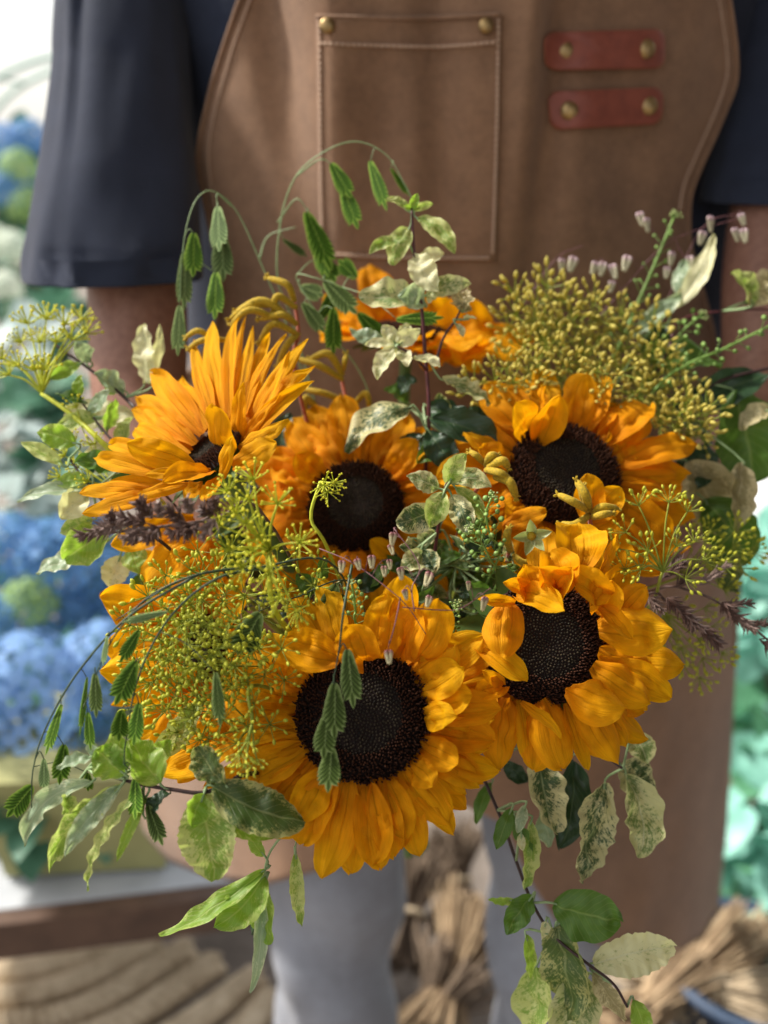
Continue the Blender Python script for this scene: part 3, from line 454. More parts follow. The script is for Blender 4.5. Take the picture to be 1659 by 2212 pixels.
sprig('variegated_sprig', 'fan of light green leaves at the left edge below the upper left sunflower', 'foliage', [(360, 1180, .60), (280, 1130, .61), (200, 1060, .62), (150, 990, .63)], .0013, [
    (165, 960, 80, 935, 54, 'lime', w()), (135, 1005, 45, 955, 34, 'limespeck', w(wave=.1)), (200, 1055, 38, 1085, 40, 'silver', w(wave=.08)), (190, 1070, 130, 1120, 62, 'creamy', w()), (230, 1150, 140, 1212, 84, 'lime', w(oval=1)), (180, 1205, 78, 1240, 50, 'silver', w(wave=.08)), (280, 1170, 300, 1240, 60, 'lime', w()), (260, 1200, 240, 1270, 60, 'creamy', w()), (200, 1120, 130, 1150, 44, 'limespeck', w()), (250, 1010, 160, 1000, 50, 'green', w()), (190, 1030, 120, 1045, 36, 'lime', w()), (300, 1240, 330, 1310, 60, 'green', w())], 'twig')
sprig('variegated_sprig', 'light sprig of pointed leaves left of the upper left sunflower, above the brown plume', 'foliage', [(330, 1040, .63), (250, 960, .64), (200, 900, .65), (170, 860, .65)], .0011, [
    (215, 905, 120, 930, 44, 'limespeck', w()), (230, 930, 250, 860, 36, 'lime', w()), (180, 870, 120, 850, 32, 'green', w()), (190, 890, 235, 840, 34, 'silver', w()), (250, 960, 180, 985, 40, 'creamy', w()), (260, 970, 285, 900, 40, 'limespeck', w()), (280, 1000, 190, 1030, 36, 'silver', w(wave=.1)), (170, 860, 175, 810, 28, 'lime', w()), (290, 1010, 230, 1060, 40, 'green', w())], 'twig')
sprig('variegated_sprig', 'small mottled leaves between the green fennel and the front sunflower', 'foliage', [(640, 1420, .60), (650, 1330, .58), (690, 1270, .57)], .001, [
    (690, 1290, 640, 1240, 44, 'green', w()), (680, 1300, 740, 1250, 40, 'darkspeck', w()), (700, 1280, 780, 1300, 46, 'dark', w()), (660, 1320, 600, 1330, 44, 'dark', w()), (690, 1260, 700, 1200, 36, 'green', w()), (700, 1330, 720, 1350, 30, 'lime', w()), (760, 1260, 830, 1250, 46, 'dark', w(d=.6)), (800, 1270, 850, 1220, 40, 'green', w(d=.6))], 'twig')
sprig('variegated_sprig', 'shaded mottled leaves between the middle sunflower and the tall red stem', 'foliage', [(950, 1000, .68), (960, 940, .67), (990, 900, .67)], .001, [
    (960, 930, 1010, 880, 46, 'dark', w()), (960, 950, 1040, 940, 50, 'green', w()), (950, 960, 900, 1000, 44, 'green', w()), (970, 900, 950, 850, 40, 'speck', w()), (990, 960, 1030, 1000, 44, 'dark', w()), (1000, 900, 1060, 900, 44, 'dark', w()), (880, 870, 830, 840, 50, 'green', w(d=.7)), (860, 850, 900, 820, 44, 'dark', w(d=.7))], 'twig')
sprig('variegated_sprig', 'blurred pale green sprig with a tall twisted leaf at upper right', 'foliage', [(1350, 800, .74), (1400, 720, .74), (1450, 660, .74), (1500, 610, .74)], .0013, [
    (1455, 668, 1542, 505, 46, 'creamy', w(wave=.08, c=.1)), (1370, 725, 1475, 635, 42, 'silver', w(wave=.08)), (1465, 640, 1480, 560, 40, 'silver', w()), (1440, 700, 1380, 760, 50, 'dark', w(d=.75))], 'straw')
sprig('variegated_sprig', 'dark red twig leaving the frame at the right with rounded olive leaves', 'foliage', [(1420, 800, .72), (1460, 700, .73), (1560, 672, .73), (1700, 668, .73)], .0013, [
    (1625, 655, 1580, 590, 56, 'limespeck', w(d=.72)), (1620, 660, 1690, 590, 70, 'tan', w(d=.72)), (1605, 655, 1665, 640, 24, 'green', w())], 'twig_red')
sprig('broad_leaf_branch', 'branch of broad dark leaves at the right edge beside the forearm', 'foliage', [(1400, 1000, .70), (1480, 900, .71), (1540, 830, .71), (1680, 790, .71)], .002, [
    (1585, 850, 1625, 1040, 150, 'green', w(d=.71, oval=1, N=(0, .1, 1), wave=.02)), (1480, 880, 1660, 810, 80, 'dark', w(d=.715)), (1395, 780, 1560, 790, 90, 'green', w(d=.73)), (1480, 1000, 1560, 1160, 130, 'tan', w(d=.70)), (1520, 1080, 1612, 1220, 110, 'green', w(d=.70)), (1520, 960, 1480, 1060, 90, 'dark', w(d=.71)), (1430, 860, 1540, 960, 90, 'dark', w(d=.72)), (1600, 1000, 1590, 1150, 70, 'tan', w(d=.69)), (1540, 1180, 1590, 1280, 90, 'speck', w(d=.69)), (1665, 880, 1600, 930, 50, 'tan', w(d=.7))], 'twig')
# dark filler foliage inside the bouquet
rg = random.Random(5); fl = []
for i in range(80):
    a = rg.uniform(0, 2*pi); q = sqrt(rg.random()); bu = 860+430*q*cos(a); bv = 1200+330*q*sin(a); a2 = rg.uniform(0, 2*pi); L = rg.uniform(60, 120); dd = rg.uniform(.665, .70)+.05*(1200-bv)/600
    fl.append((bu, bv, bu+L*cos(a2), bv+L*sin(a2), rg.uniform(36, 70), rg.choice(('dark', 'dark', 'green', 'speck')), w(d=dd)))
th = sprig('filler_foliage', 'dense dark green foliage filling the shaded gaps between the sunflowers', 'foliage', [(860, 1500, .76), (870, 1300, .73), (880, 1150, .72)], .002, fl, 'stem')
rg = random.Random(6); fl = []
for i in range(60):
    bu = rg.uniform(870, 1120); bv = rg.uniform(1130, 1330); a2 = rg.uniform(-.5, pi+.5); L = rg.uniform(30, 62)
    fl.append((bu, bv, bu+L*cos(a2), bv-L*sin(a2), rg.uniform(16, 34), rg.choice(('dark', 'green', 'green', 'speck')), w(d=rg.uniform(.60, .65), wave=.02)))
sprig('filler_foliage', 'small pointed green leaves in the hollow between the two front sunflowers', 'foliage', [(960, 1400, .68), (970, 1300, .65), (985, 1220, .64)], .0015, fl, 'stem')

# ------------------------------------------------------------ sea oats
def oat_mesh(mat, n=8, seed=0):
    rg = random.Random(seed); mb = MB()
    for i in range(n):
        t = i/n
        for sgn in ((-1, 1) if i < n-1 else (0,)):
            b = V((0, t*.80, .012*sgn)); spread = .24*(sin(pi*min(1, (t*.85+.12)))**.7); ln = .34-.12*t
            tip = V((sgn*(spread+.06), b.y+ln*.98, .0)) if sgn else V((0, 1.0, 0))
            N = V((0, 0, 1)); D = tip-b; s = D.cross(N).normalized(); W = .115-.03*t
            for face in (1, -1):
                vs = []; uv = []
                for j in range(5):
                    q = j/4; c = b.lerp(tip, q)+V((sgn*-.03*sin(pi*q), 0, 0)); ww = W*sin(pi*min(.99, q*.9+.12))**.7 if j < 4 else .004
                    for k in range(3): x = k-1; vs.append(c+s*x*ww+N*face*(.030*(1-abs(x))*sin(pi*min(1, q+.15))+.004)); uv.append((k/2, q))
                fs = [(j*3+k, j*3+k+1, (j+1)*3+k+1, (j+1)*3+k) for j in range(4) for k in range(2)]
                mb.add(vs, fs, uv)
    return mb.mesh('spikelet', mat)
OAT = {k: oat_mesh(M[k]) for k in ('oat', 'oat_pale', 'oat_dark')}
def oats(label, stalks, spikes, r=.0006, mat='straw', dflt='oat', rejoin=True):
    th = thing('sea_oats_stem', P(*stalks[0][0]), label, 'ornamental grass', 'drooping sea oats grass stems'); rg = random.Random(len(label))
    for i, s in enumerate(stalks):
        mb = MB(); pts = [P(*p) for p in s]
        if i == 0 and rejoin: pts = [BIND, BIND.lerp(pts[0], .6)+V((0, .01, 0))]+pts
        tube(mb, pts, r*1.3, r*.5, 5, len(pts)*6); mb.obj('stalk', M[mat], th)
    allp = [q for s in stalks for q in crom([P(*p) for p in s], 24)]
    for q in spikes:
        bu, bv, tu, tv, wd, d = q[:6]; mt = q[6] if len(q) > 6 else dflt
        b = P(bu, bv, d); e = P(tu, tv, d+rg.uniform(-.008, .004)); y = (e-b); L = y.length; y.normalize()
        z = (-FW+RT*rg.uniform(-.45, .45)+UP*rg.uniform(-.2, .2)); z = (z-y*z.dot(y)).normalized(); x = y.cross(z)
        inst('spikelet', OAT[mt], th, frame(x, y, z, b, (wd*px(d)/.56, L, L*.45)))
        near = min(allp, key=lambda a: (a-b).length)
        if .001 < (near-b).length < .08:
            mb = MB(); tube(mb, [near, near.lerp(b, .5)+UP*.004, b], r*.6, r*.45, 4, 6); mb.obj('spikelet_stalk', M[mat], th)
oats('sea oats stem arching over at left, hanging in front of the dark sleeve', [[(640, 760, .73), (560, 560, .71), (510, 455, .70), (460, 413, .69), (425, 430, .685), (403, 490, .68), (392, 570, .68)], [(500, 445, .70), (470, 420, .69), (470, 455, .69)]],
     [(418, 505, 417, 600, 40, .68), (398, 548, 398, 672, 34, .68, 'oat_pale'), (388, 662, 384, 770, 34, .68, 'oat_dark'), (470, 448, 474, 545, 44, .685, 'oat_pale'), (478, 500, 482, 610, 46, .69, 'oat_pale'), (466, 590, 464, 692, 42, .685)])
oats('sea oats stem making the tall arch in front of the apron pocket', [[(640, 720, .75), (600, 600, .73), (608, 470, .72), (640, 380, .71), (700, 328, .70), (770, 306, .70), (835, 335, .70), (875, 400, .70), (905, 460, .70)], [(640, 380, .71), (690, 345, .70), (718, 355, .70)], [(600, 480, .73), (640, 430, .72), (668, 462, .72)], [(560, 560, .74), (580, 510, .74), (640, 490, .73)]],
     [(716, 354, 760, 430, 36, .70), (738, 400, 774, 496, 38, .70), (800, 350, 836, 456, 30, .70), (845, 365, 885, 425, 16, .71), (662, 460, 716, 585, 50, .715), (680, 520, 712, 600, 38, .72), (612, 518, 665, 555, 18, .73, 'oat_dark')])
oats('short sea oats stem with dark green spikelets above the middle sunflower', [[(800, 860, .72), (700, 700, .70), (640, 600, .70), (680, 600, .69), (740, 620, .69)]],
     [(702, 608, 772, 680, 46, .69, 'oat_dark'), (655, 655, 702, 720, 34, .69, 'oat_dark'), (720, 668, 720, 768, 38, .685), (775, 678, 832, 738, 38, .685, 'oat'), (858, 690, 960, 686, 30, .66), (690, 690, 735, 620, 30, .70), (770, 600, 730, 560, 36, .71), (650, 620, 700, 640, 36, .71, 'oat_dark'), (700, 560, 725, 610, 40, .72)])
oats('sea oats strand hanging down over the disc of the front sunflower', [[(760, 1220, .52), (742, 1320, .505), (733, 1400, .50), (720, 1470, .495)]],
     [(750, 1405, 764, 1532, 46, .495, 'oat_dark'), (722, 1478, 722, 1600, 50, .493, 'oat_dark'), (706, 1545, 698, 1640, 48, .492, 'oat_dark'), (715, 1615, 708, 1712, 48, .492, 'oat_dark')], mat='straw_dark', rejoin=False)
oats('sea oats sweeping down left with many green spikelets before the hydrangeas', [
    [(720, 1220, .54), (560, 1225, .515), (430, 1240, .50), (320, 1290, .50), (250, 1370, .50), (215, 1440, .50), (180, 1530, .50)], [(620, 1225, .53), (480, 1245, .50), (370, 1330, .50), (300, 1460, .50), (272, 1600, .50), (268, 1650, .50)],
    [(430, 1240, .50), (280, 1330, .50), (170, 1450, .505), (100, 1570, .51), (72, 1660, .51), (68, 1745, .51)], [(560, 1222, .52), (400, 1250, .51), (250, 1340, .505)]],
     [(205, 1456, 208, 1552, 30, .50, 'oat_dark'), (300, 1362, 258, 1432, 28, .50), (292, 1430, 248, 1524, 48, .50), (188, 1465, 172, 1590, 14, .505), (132, 1524, 98, 1632, 26, .51), (138, 1610, 128, 1696, 38, .51), (95, 1640, 95, 1712, 26, .51, 'oat_pale'), (68, 1698, 14, 1766, 46, .51), (190, 1540, 196, 1622, 26, .505), (262, 1535, 256, 1602, 38, .50), (300, 1520, 288, 1612, 36, .50), (292, 1682, 292, 1772, 40, .51), (320, 1742, 352, 1828, 34, .51, 'oat_dark'), (466, 1455, 476, 1572, 28, .49, 'oat_dark'), (190, 1670, 190, 1710, 26, .52), (232, 1375, 222, 1440, 14, .50, 'oat_pale'), (360, 1322, 262, 1345, 18, .49, 'oat_pale')], mat='straw_dark')
oats('pair of dark sea oats spikelets tucked between fennel and the front sunflower', [[(760, 1260, .57), (640, 1290, .55), (560, 1320, .53)]], [(560, 1325, 512, 1415, 60, .515, 'oat_dark'), (725, 1265, 690, 1370, 56, .56, 'oat_dark'), (742, 1285, 715, 1340, 40, .56, 'oat_dark')], mat='straw_dark')

# ------------------------------------------------------------ fennel and dill
def umbellet_mesh(kn, ry, n, seed, knob_l, knob_r, spread, rr=.024):
    rg = random.Random(seed); mb = MB(); mk = MB()
    for i in range(n):
        q = sqrt((i+.5)/n); a = i*2.4+rg.uniform(-.3, .3); th = q*spread; dirn = V((sin(th)*cos(a), sin(th)*sin(a), cos(th)))
        L = .82*rg.uniform(.8, 1.1); e = dirn*L+V((0, 0, .12*q)); tube(mb, [V((0, 0, 0)), dirn*L*.55+V((0, 0, .03)), e], rr, rr*.85, 3, 3, cap=False)
        ax = (dirn+V((rg.uniform(-.4, .4), rg.uniform(-.4, .4), .25))).normalized(); blob(mb, e-ax*knob_l*.3, ax, knob_l*rg.uniform(.8, 1.15), knob_r*rg.uniform(.8, 1.2), 6, 4, None)
        mk.add([], [])
    return mb
def two_mat(mbk, matk, matr, n):
    """first faces of each unit belong to the ray"""
    me = mbk.mesh('umbellet', matr); me.materials.append(matk)
    ft = 3*3; fb = 6+6*2+6; u = ft+fb; mi = [(1 if (i % u) >= ft else 0) for i in range(len(me.polygons))]
    me.polygons.foreach_set('material_index', mi); me.update(); return me
UMB = {}
for s in range(2):
    UMB['dill', s] = two_mat(umbellet_mesh(None, None, 15, 70+s, .17, .078, 1.4, .036), M['dill'], M['dill_ray'], 15)
    UMB['seed', s] = two_mat(umbellet_mesh(None, None, 11, 80+s, .36, .085, 1.4), M['seed'], M['ray'], 11)
    UMB['gold', s] = two_mat(umbellet_mesh(None, None, 12, 90+s, .42, .088, 1.25), M['gold'], M['ray'], 12)
def umbel(label, hub, tips, size, kind, stem=None, group='fennel and dill heads', rjoin=True, hubdir=None, rr=.00055):
    """hub (u,v,d); tips list of (u,v,d)"""
    H = P(*hub); th = thing('dill_head' if kind == 'dill' else 'fennel_head', H, label, 'fennel', group); rg = random.Random(int(hub[0]*7+hub[1])); mb = MB()
    if stem: tube(mb, ([BIND, BIND.lerp(P(*stem[0]), .6)] if rjoin else [])+[P(*p) for p in stem]+[H], rr*2.2, rr*1.8, 6, 20)
    cen = V((0, 0, 0))
    for t in tips: cen += P(*t)
    axis = ((cen/len(tips))-H).normalized()
    for t in tips:
        e = P(*t); D = e-H; tube(mb, [H, H+D*.5+axis*D.length*.12, e], rr, rr*.8, 4, 6)
    mb.obj('ray_stems', M['dill_ray' if kind == 'dill' else 'ray'], th)
    for i, t in enumerate(tips):
        e = P(*t); z = ((e-H).normalized()+axis*.4-FW*.3).normalized(); x, y, z = axes(z, V((rg.uniform(-1, 1), rg.uniform(-1, 1), .3))); s = size*px(t[2])*rg.uniform(.85, 1.15)
        inst('umbellet', UMB[kind, i % 2], th, frame(x, y, z, e, s))
def auto_tips(hub, R, n, seed, asp=1, du=0, dv=-30, dz=.03):
    rg = random.Random(seed); out = []
    for i in range(n):
        q = sqrt((i+.6)/n); a = i*2.4+seed; out.append((hub[0]+du+R*q*cos(a)*rg.uniform(.85, 1.1), hub[1]+dv+R*asp*q*sin(a)*rg.uniform(.85, 1.1), hub[2]-dz*(1.2-q)+rg.uniform(-.004, .004)))
    return out
umbel('bright yellow dill umbel open in front of the left sunflowers', (582, 1188, .505), [(600, 1088, .495), (548, 1036, .50), (492, 1062, .495), (508, 1108, .49), (532, 1130, .485), (476, 1135, .495), (545, 1192, .48), (648, 1172, .49), (606, 1290, .485), (524, 1226, .485), (580, 1240, .48), (498, 1186, .49), (538, 1080, .495), (640, 1320, .50), (560, 1160, .49)], 46, 'dill', [(600, 1330, .53)], rr=.0008)
umbel('single small dill flower on a curved stem in front of the middle sunflower', (692, 1040, .56), [(700, 1048, .55), (722, 1042, .55), (708, 1062, .55)], 34, 'dill', [(710, 1190, .57), (672, 1120, .56)])
GF = [('green fennel seed head highest on the left, beside the sweeping grass stalks', (400, 1330, .545)), ('green fennel seed head under the dill at left centre', (500, 1345, .55)), ('green fennel seed head in front of the lower left sunflower', (390, 1430, .54)), ('green fennel seed head in the middle of the left fennel mass', (480, 1440, .535)), ('green fennel seed head touching the left edge of the front sunflower disc petals', (560, 1430, .54)), ('green fennel seed head low above the black twig', (440, 1530, .535)), ('green fennel seed head lowest, hanging over the front sunflower petals', (525, 1560, .53)), ('shaded fennel seed head behind the yellow dill', (630, 1260, .58)), ('fennel seed head at left centre half hidden by the drooping grass', (340, 1380, .55)), ('fennel seed head just under the brown feathery plume', (440, 1250, .555)), ('fennel seed head between the two lower left green ones, nearest the viewer', (455, 1380, .525)), ('fennel seed head at the lower left over bright petal tips', (370, 1510, .55))]
for i, (lb, h) in enumerate(GF):
    umbel(lb, (h[0]+26, h[1]+10, h[2]+.03), auto_tips(h, 88, 8, i+1, dv=-6, du=-8), 48, 'seed', [(h[0]+90, h[1]+40, h[2]+.06)], rjoin=True)
umbel('dark hanging fennel cluster over the left petals of the front sunflower', (545, 1560, .50), [(535, 1600, .495), (520, 1625, .495), (555, 1640, .495), (530, 1650, .49)], 34, 'seed', [(552, 1480, .52)])
umbel('yellow fennel flower cluster high at the far left edge of the picture', (90, 850, .66), [(40, 790, .66), (75, 800, .65), (20, 810, .66), (60, 700, .68), (100, 690, .68), (140, 700, .68), (175, 690, .68), (120, 740, .67), (155, 735, .67), (85, 740, .67), (5, 775, .67), (185, 720, .68), (45, 740, .68), (100, 800, .65)], 38, 'dill', [(260, 995, .64), (160, 900, .65)], rr=.0009)
umbel('small yellow fennel sprigs low at far left among light leaves', (250, 1060, .63), [(160, 960, .64), (170, 1010, .63), (130, 1030, .63), (190, 1040, .62), (205, 960, .64), (165, 880, .65), (140, 985, .64)], 34, 'dill', [(330, 1120, .62)])
TR = [('golden fennel seed head leftmost of the cluster against the apron', (1165, 690, .74), 90), ('golden fennel seed head at the top middle of the right cluster', (1260, 715, .745), 90), ('golden fennel seed head above the folded petals of the far sunflower', (1190, 790, .72), 90), ('golden fennel seed head right of the red stem sprig, in shade', (1100, 850, .70), 80), ('golden fennel seed head over the top petals of the right rear sunflower', (1290, 850, .70), 88), ('golden fennel seed head at the right end of the cluster', (1380, 770, .74), 90), ('golden fennel seed head lower right, beside the broad dark leaves', (1420, 860, .73), 84), ('small golden fennel head at the right by the broad leaf', (1480, 930, .70), 66)]
for i, (lb, h, R) in enumerate(TR):
    umbel(lb, (h[0]+10, h[1]+60, h[2]+.05), auto_tips(h, R, 10, i+21, asp=.75, dv=-10, dz=.03), 52, 'gold', [(h[0]-20, h[1]+160, h[2]+.05)])
umbel('open olive fennel head standing over the right petals of the right rear sunflower', (1432, 1235, .60), [(1380, 1092, .60), (1445, 1085, .60), (1485, 1105, .605), (1352, 1150, .595), (1330, 1185, .59), (1500, 1170, .605), (1520, 1210, .61), (1460, 1180, .60), (1385, 1230, .58), (1480, 1250, .60), (1400, 1190, .59), (1350, 1230, .585)], 40, 'seed', [(1380, 1330, .63)])
umbel('out of focus fennel head low at the right over the apron', (1430, 1320, .66), auto_tips((1490, 1370, .68), 90, 13, 44, dv=10), 40, 'seed', [(1330, 1330, .68)])
umbel('out of focus fennel head near the right edge above the purple grasses', (1460, 1250, .66), auto_tips((1550, 1190, .68), 80, 11, 45, dv=10), 40, 'seed', [(1330, 1300, .68)])

# ------------------------------------------------------------ brown grass plumes
def tuft_mesh(seed, mat):
    rg = random.Random(seed); mb = MB()
    for i in range(46):
        t = rg.random(); b = V((0, t*.7, 0)); a = rg.uniform(0, 2*pi); op = rg.uniform(.25, .75); L = rg.uniform(.26, .42)*(1.1-.4*t)
        D = V((sin(op)*cos(a), cos(op), sin(op)*sin(a)*.8)).normalized(); x, y, z = axes(D, V((.3, .2, 1)))
        r = .028; vs = [b+x*r*.5, b+y*r*.5, b-x*r*.5, b+D*L*.4+x*r, b+D*L*.4+y*r, b+D*L*.4-x*r, b+D*L]
        mb.add(vs, [(0, 1, 4, 3), (1, 2, 5, 4), (2, 0, 3, 5), (3, 4, 6), (4, 5, 6), (5, 3, 6)])
    tube(mb, [V((0, 0, 0)), V((0, .7, 0))], .012, .008, 4)
    return mb.mesh('seed_tuft', mat, smooth=False)
TUFT = [tuft_mesh(1, M['plume']), tuft_mesh(2, M['plume_pale']), tuft_mesh(3, M['plume'])]
def plume(label, pts, tufts, r=.0007):
    th = thing('brown_grass_plume', P(*pts[0]), label, 'ornamental grass', 'dark brown feathery grass plumes'); rg = random.Random(len(tufts))
    mb = MB(); tube(mb, [BIND, BIND.lerp(P(*pts[0]), .6)]+[P(*p) for p in pts], r*1.5, r, 5); mb.obj('stalk', M['plume'], th)
    for i, (bu, bv, tu, tv, wd, d) in enumerate(tufts):
        b = P(bu, bv, d); e = P(tu, tv, d-.004); y = e-b; L = y.length; y.normalize(); z = -FW+V((rg.uniform(-.5, .5), 0, rg.uniform(-.5, .5))); z = (z-y*z.dot(y)).normalized()
        inst('seed_tuft', TUFT[i % 3], th, frame(y.cross(z), y, z, b, (wd*px(d)*4.2, L*1.05, wd*px(d)*4.2)))
plume('feathery brown grass plume lying across the left under the upper left sunflower', [(560, 1100, .52), (470, 1120, .50), (330, 1140, .495), (160, 1160, .495)], [(235, 1140, 150, 1165, 30, .495), (270, 1130, 195, 1150, 34, .495), (262, 1140, 225, 1100, 28, .495), (315, 1130, 240, 1112, 34, .49), (320, 1140, 252, 1168, 30, .49), (330, 1120, 285, 1072, 34, .49), (345, 1140, 300, 1175, 34, .487), (350, 1120, 340, 1078, 28, .49), (400, 1125, 345, 1095, 34, .487), (410, 1135, 350, 1160, 38, .485), (415, 1110, 395, 1070, 30, .487), (430, 1130, 385, 1165, 34, .485), (460, 1115, 425, 1090, 34, .49), (465, 1120, 425, 1172, 34, .485), (475, 1110, 455, 1070, 26, .49), (300, 1150, 275, 1180, 24, .49)])
plume('purple brown grass plume at the right drooping in front of the apron', [(1380, 1290, .62), (1440, 1300, .61), (1480, 1330, .60), (1540, 1390, .60)], [(1440, 1290, 1500, 1350, 30, .60), (1470, 1320, 1530, 1370, 30, .60), (1510, 1350, 1570, 1405, 30, .60), (1490, 1330, 1500, 1370, 26, .60), (1400, 1290, 1440, 1330, 26, .61)])
plume('thin purple grass spikes leaving the frame at the right edge', [(1400, 1280, .63), (1500, 1280, .62), (1580, 1320, .62), (1680, 1400, .62)], [(1560, 1300, 1600, 1350, 26, .62), (1590, 1330, 1640, 1370, 26, .62), (1620, 1355, 1665, 1340, 20, .62), (1460, 1270, 1520, 1210, 22, .62), (1510, 1265, 1585, 1212, 20, .62), (1430, 1250, 1490, 1200, 24, .62), (1570, 1310, 1640, 1300, 20, .62), (1440, 1240, 1480, 1170, 20, .625), (1640, 1380, 1700, 1420, 26, .62)])

# ------------------------------------------------------------ pennycress
def cress(label, pts, n, spread, seed, pod=6.5, tipbuds=14, r=.0006):
    th = thing('pennycress_stem', P(*pts[0]), label, 'foliage', 'pennycress stems with round seed pods'); rg = random.Random(seed); C = crom([P(*p) for p in pts], 40); d = pts[-1][2]; s = px(d)
    mb = MB(); tube(mb, [BIND, BIND.lerp(C[0], .6)]+[P(*p) for p in pts], r*1.4, r, 5, 24)
    pods = MB(); buds = MB()
    for i in range(n):
        k = int(i/n*38)+1; b = C[k]; T = (C[k+1]-C[k-1]).normalized(); a = i*2.4; x, y, _ = axes(T, FW); D = (x*cos(a)+y*sin(a)+T*.7).normalized(); L = spread*s*rg.uniform(.7, 1.15)*(1.1-.5*k/38); e = b+D*L
        tube(mb, [b, b+D*L*.5, e], r*.4, r*.35, 3, 3); R = pod*s*rg.uniform(.75, 1.15); nrm = (-FW+V((rg.uniform(-.8, .8), rg.uniform(-.3, .3), rg.uniform(-.8, .8)))).normalized()
        xx, yy, _ = axes(nrm, D); c = e+D*R; vs = [c+nrm*R*.12, c-nrm*R*.12]+[c+(xx*cos(2*pi*j/10)+yy*sin(2*pi*j/10))*R for j in range(10)]
        pods.add(vs, [(0, 2+j, 2+(j+1) % 10) for j in range(10)]+[(1, 2+(j+1) % 10, 2+j) for j in range(10)])
    T = (C[-1]-C[-4]).normalized()
    for i in range(tipbuds):
        D = (T+V((rg.uniform(-1, 1), rg.uniform(-1, 1), rg.uniform(-1, 1)))*.8).normalized(); e = C[-1]+D*s*rg.uniform(6, 16); tube(mb, [C[-1], e], r*.35, r*.3, 3, 2); blob(buds, e, D, 5*s, 2.6*s, 5, 3)
    mb.obj('stem', M['cress'], th); o = pods.obj('seed_pods', M['cress'], th); o['kind'] = 'stuff'
    if tipbuds: o = buds.obj('bud_cluster', M['cress_bud'], th); o['kind'] = 'stuff'
cress('pennycress stem with tiny green discs right of the centre rosette, taller one', [(1075, 1210, .60), (1060, 1160, .58), (1050, 1110, .57), (1062, 1075, .565)], 22, 36, 1)
cress('pennycress stem with round pods low in the hollow between the sunflowers', [(1075, 1260, .60), (1060, 1210, .575), (1035, 1165, .57), (1020, 1145, .565)], 26, 40, 2)
cress('short pennycress tip poking up above the front sunflower, left of centre', [(770, 1350, .55), (768, 1320, .54), (765, 1290, .535), (760, 1265, .53)], 20, 30, 3, 5)
cress('small pennycress tuft above the petals between the two front sunflowers', [(960, 1400, .57), (965, 1370, .56), (975, 1335, .555), (985, 1310, .55)], 24, 30, 4, 5)
cress('long pennycress stem running out to the right edge across the forearm', [(1400, 860, .70), (1480, 790, .70), (1560, 755, .70), (1670, 700, .70)], 26, 30, 5, 6, 10, .0010)
cress('upright pennycress stem right of the golden fennel cluster', [(1350, 900, .72), (1420, 790, .72), (1470, 720, .72), (1510, 685, .72)], 18, 30, 6, 6, 14, .0009)
cress('blurred tall pennycress stem with a green tip against the right of the apron', [(1330, 760, .75), (1370, 670, .75), (1410, 580, .75), (1455, 470, .75)], 26, 34, 7, 5, 26, .0010)

# ------------------------------------------------------------ quaking grass
def briza_mesh(mat):
    mb = MB()
    for i in range(6):
        for sg in (-1, 1):
            b = V((0, i*.12, 0)); tip = V((sg*(.30-.03*i), i*.13+.30, .0)); D = tip-b
            blob(mb, b+V((0, 0, .02*sg)), D, D.length, .13-.01*i, 6, 3, None, .8)
    blob(mb, V((0, .62, 0)), V((0, 1, 0)), .38, .10, 6, 3)
    return mb.mesh('spikelet', mat)
BRZ = [briza_mesh(M['briza']), briza_mesh(M['briza_pink'])]
def briza(label, stalks, spikes, k=0, rj=False):
    th = thing('quaking_grass_stem', P(*stalks[0][0]), label, 'ornamental grass', 'quaking grass stems with tiny hanging spikelets'); rg = random.Random(len(label)); mb = MB()
    for s in stalks: tube(mb, [P(*p) for p in s], .0004, .00028, 4, 5*len(s))
    allp = [q for s in stalks for q in crom([P(*p) for p in s], 20)]
    objs = []
    for (u, v, d, sz) in spikes:
        c = P(u, v, d); y = (-UP+RT*rg.uniform(-.4, .4)).normalized(); z = -FW+RT*rg.uniform(-.5, .5); z = (z-y*z.dot(y)).normalized(); s = sz*px(d)
        objs.append((frame(y.cross(z), y, z, c-y*s*.5, s))); near = min(allp, key=lambda a: (a-c).length)
        if (near-c).length < .07: tube(mb, [near, near.lerp(c-y*s*.5, .5)+UP*.003, c-y*s*.5], .00025, .0002, 3, 5)
    mb.obj('stalk', M['briza_stem'], th)
    for m4 in objs: inst('spikelet', BRZ[k], th, m4)
briza('quaking grass with rosy cream spikelets above the front sunflower', [[(690, 1185, .53), (760, 1215, .52), (830, 1265, .51), (880, 1310, .51), (920, 1370, .52)], [(870, 1312, .51), (960, 1318, .52), (1000, 1312, .52), (1060, 1270, .53)], [(895, 1320, .51), (890, 1270, .515), (905, 1220, .52), (850, 1140, .53)], [(865, 1290, .51), (855, 1340, .505), (842, 1390, .50)]],
      [(738, 1225, .515, 30), (774, 1220, .515, 28), (803, 1215, .515, 32), (848, 1165, .525, 32), (846, 1188, .53, 26), (830, 1235, .52, 26), (866, 1240, .52, 30), (924, 1252, .515, 36), (1012, 1266, .52, 22), (876, 1285, .515, 26), (925, 1300, .51, 28), (840, 1420, .495, 34), (1045, 1305, .52, 34), (842, 1220, .52, 24)])
briza('blurred quaking grass with pinkish white spikelets against the apron at upper right', [[(1130, 660, .76), (1200, 560, .76), (1260, 530, .76)], [(1290, 690, .75), (1350, 620, .75), (1450, 520, .75), (1600, 470, .75)], [(1350, 640, .75), (1300, 560, .75)]],
      [(1214, 575, .76, 34), (1235, 572, .76, 38), (1283, 580, .75, 32), (1300, 582, .75, 34), (1326, 588, .75, 36), (1352, 570, .75, 38), (1385, 474, .75, 34), (1398, 487, .75, 34), (1320, 620, .75, 28)], 1)
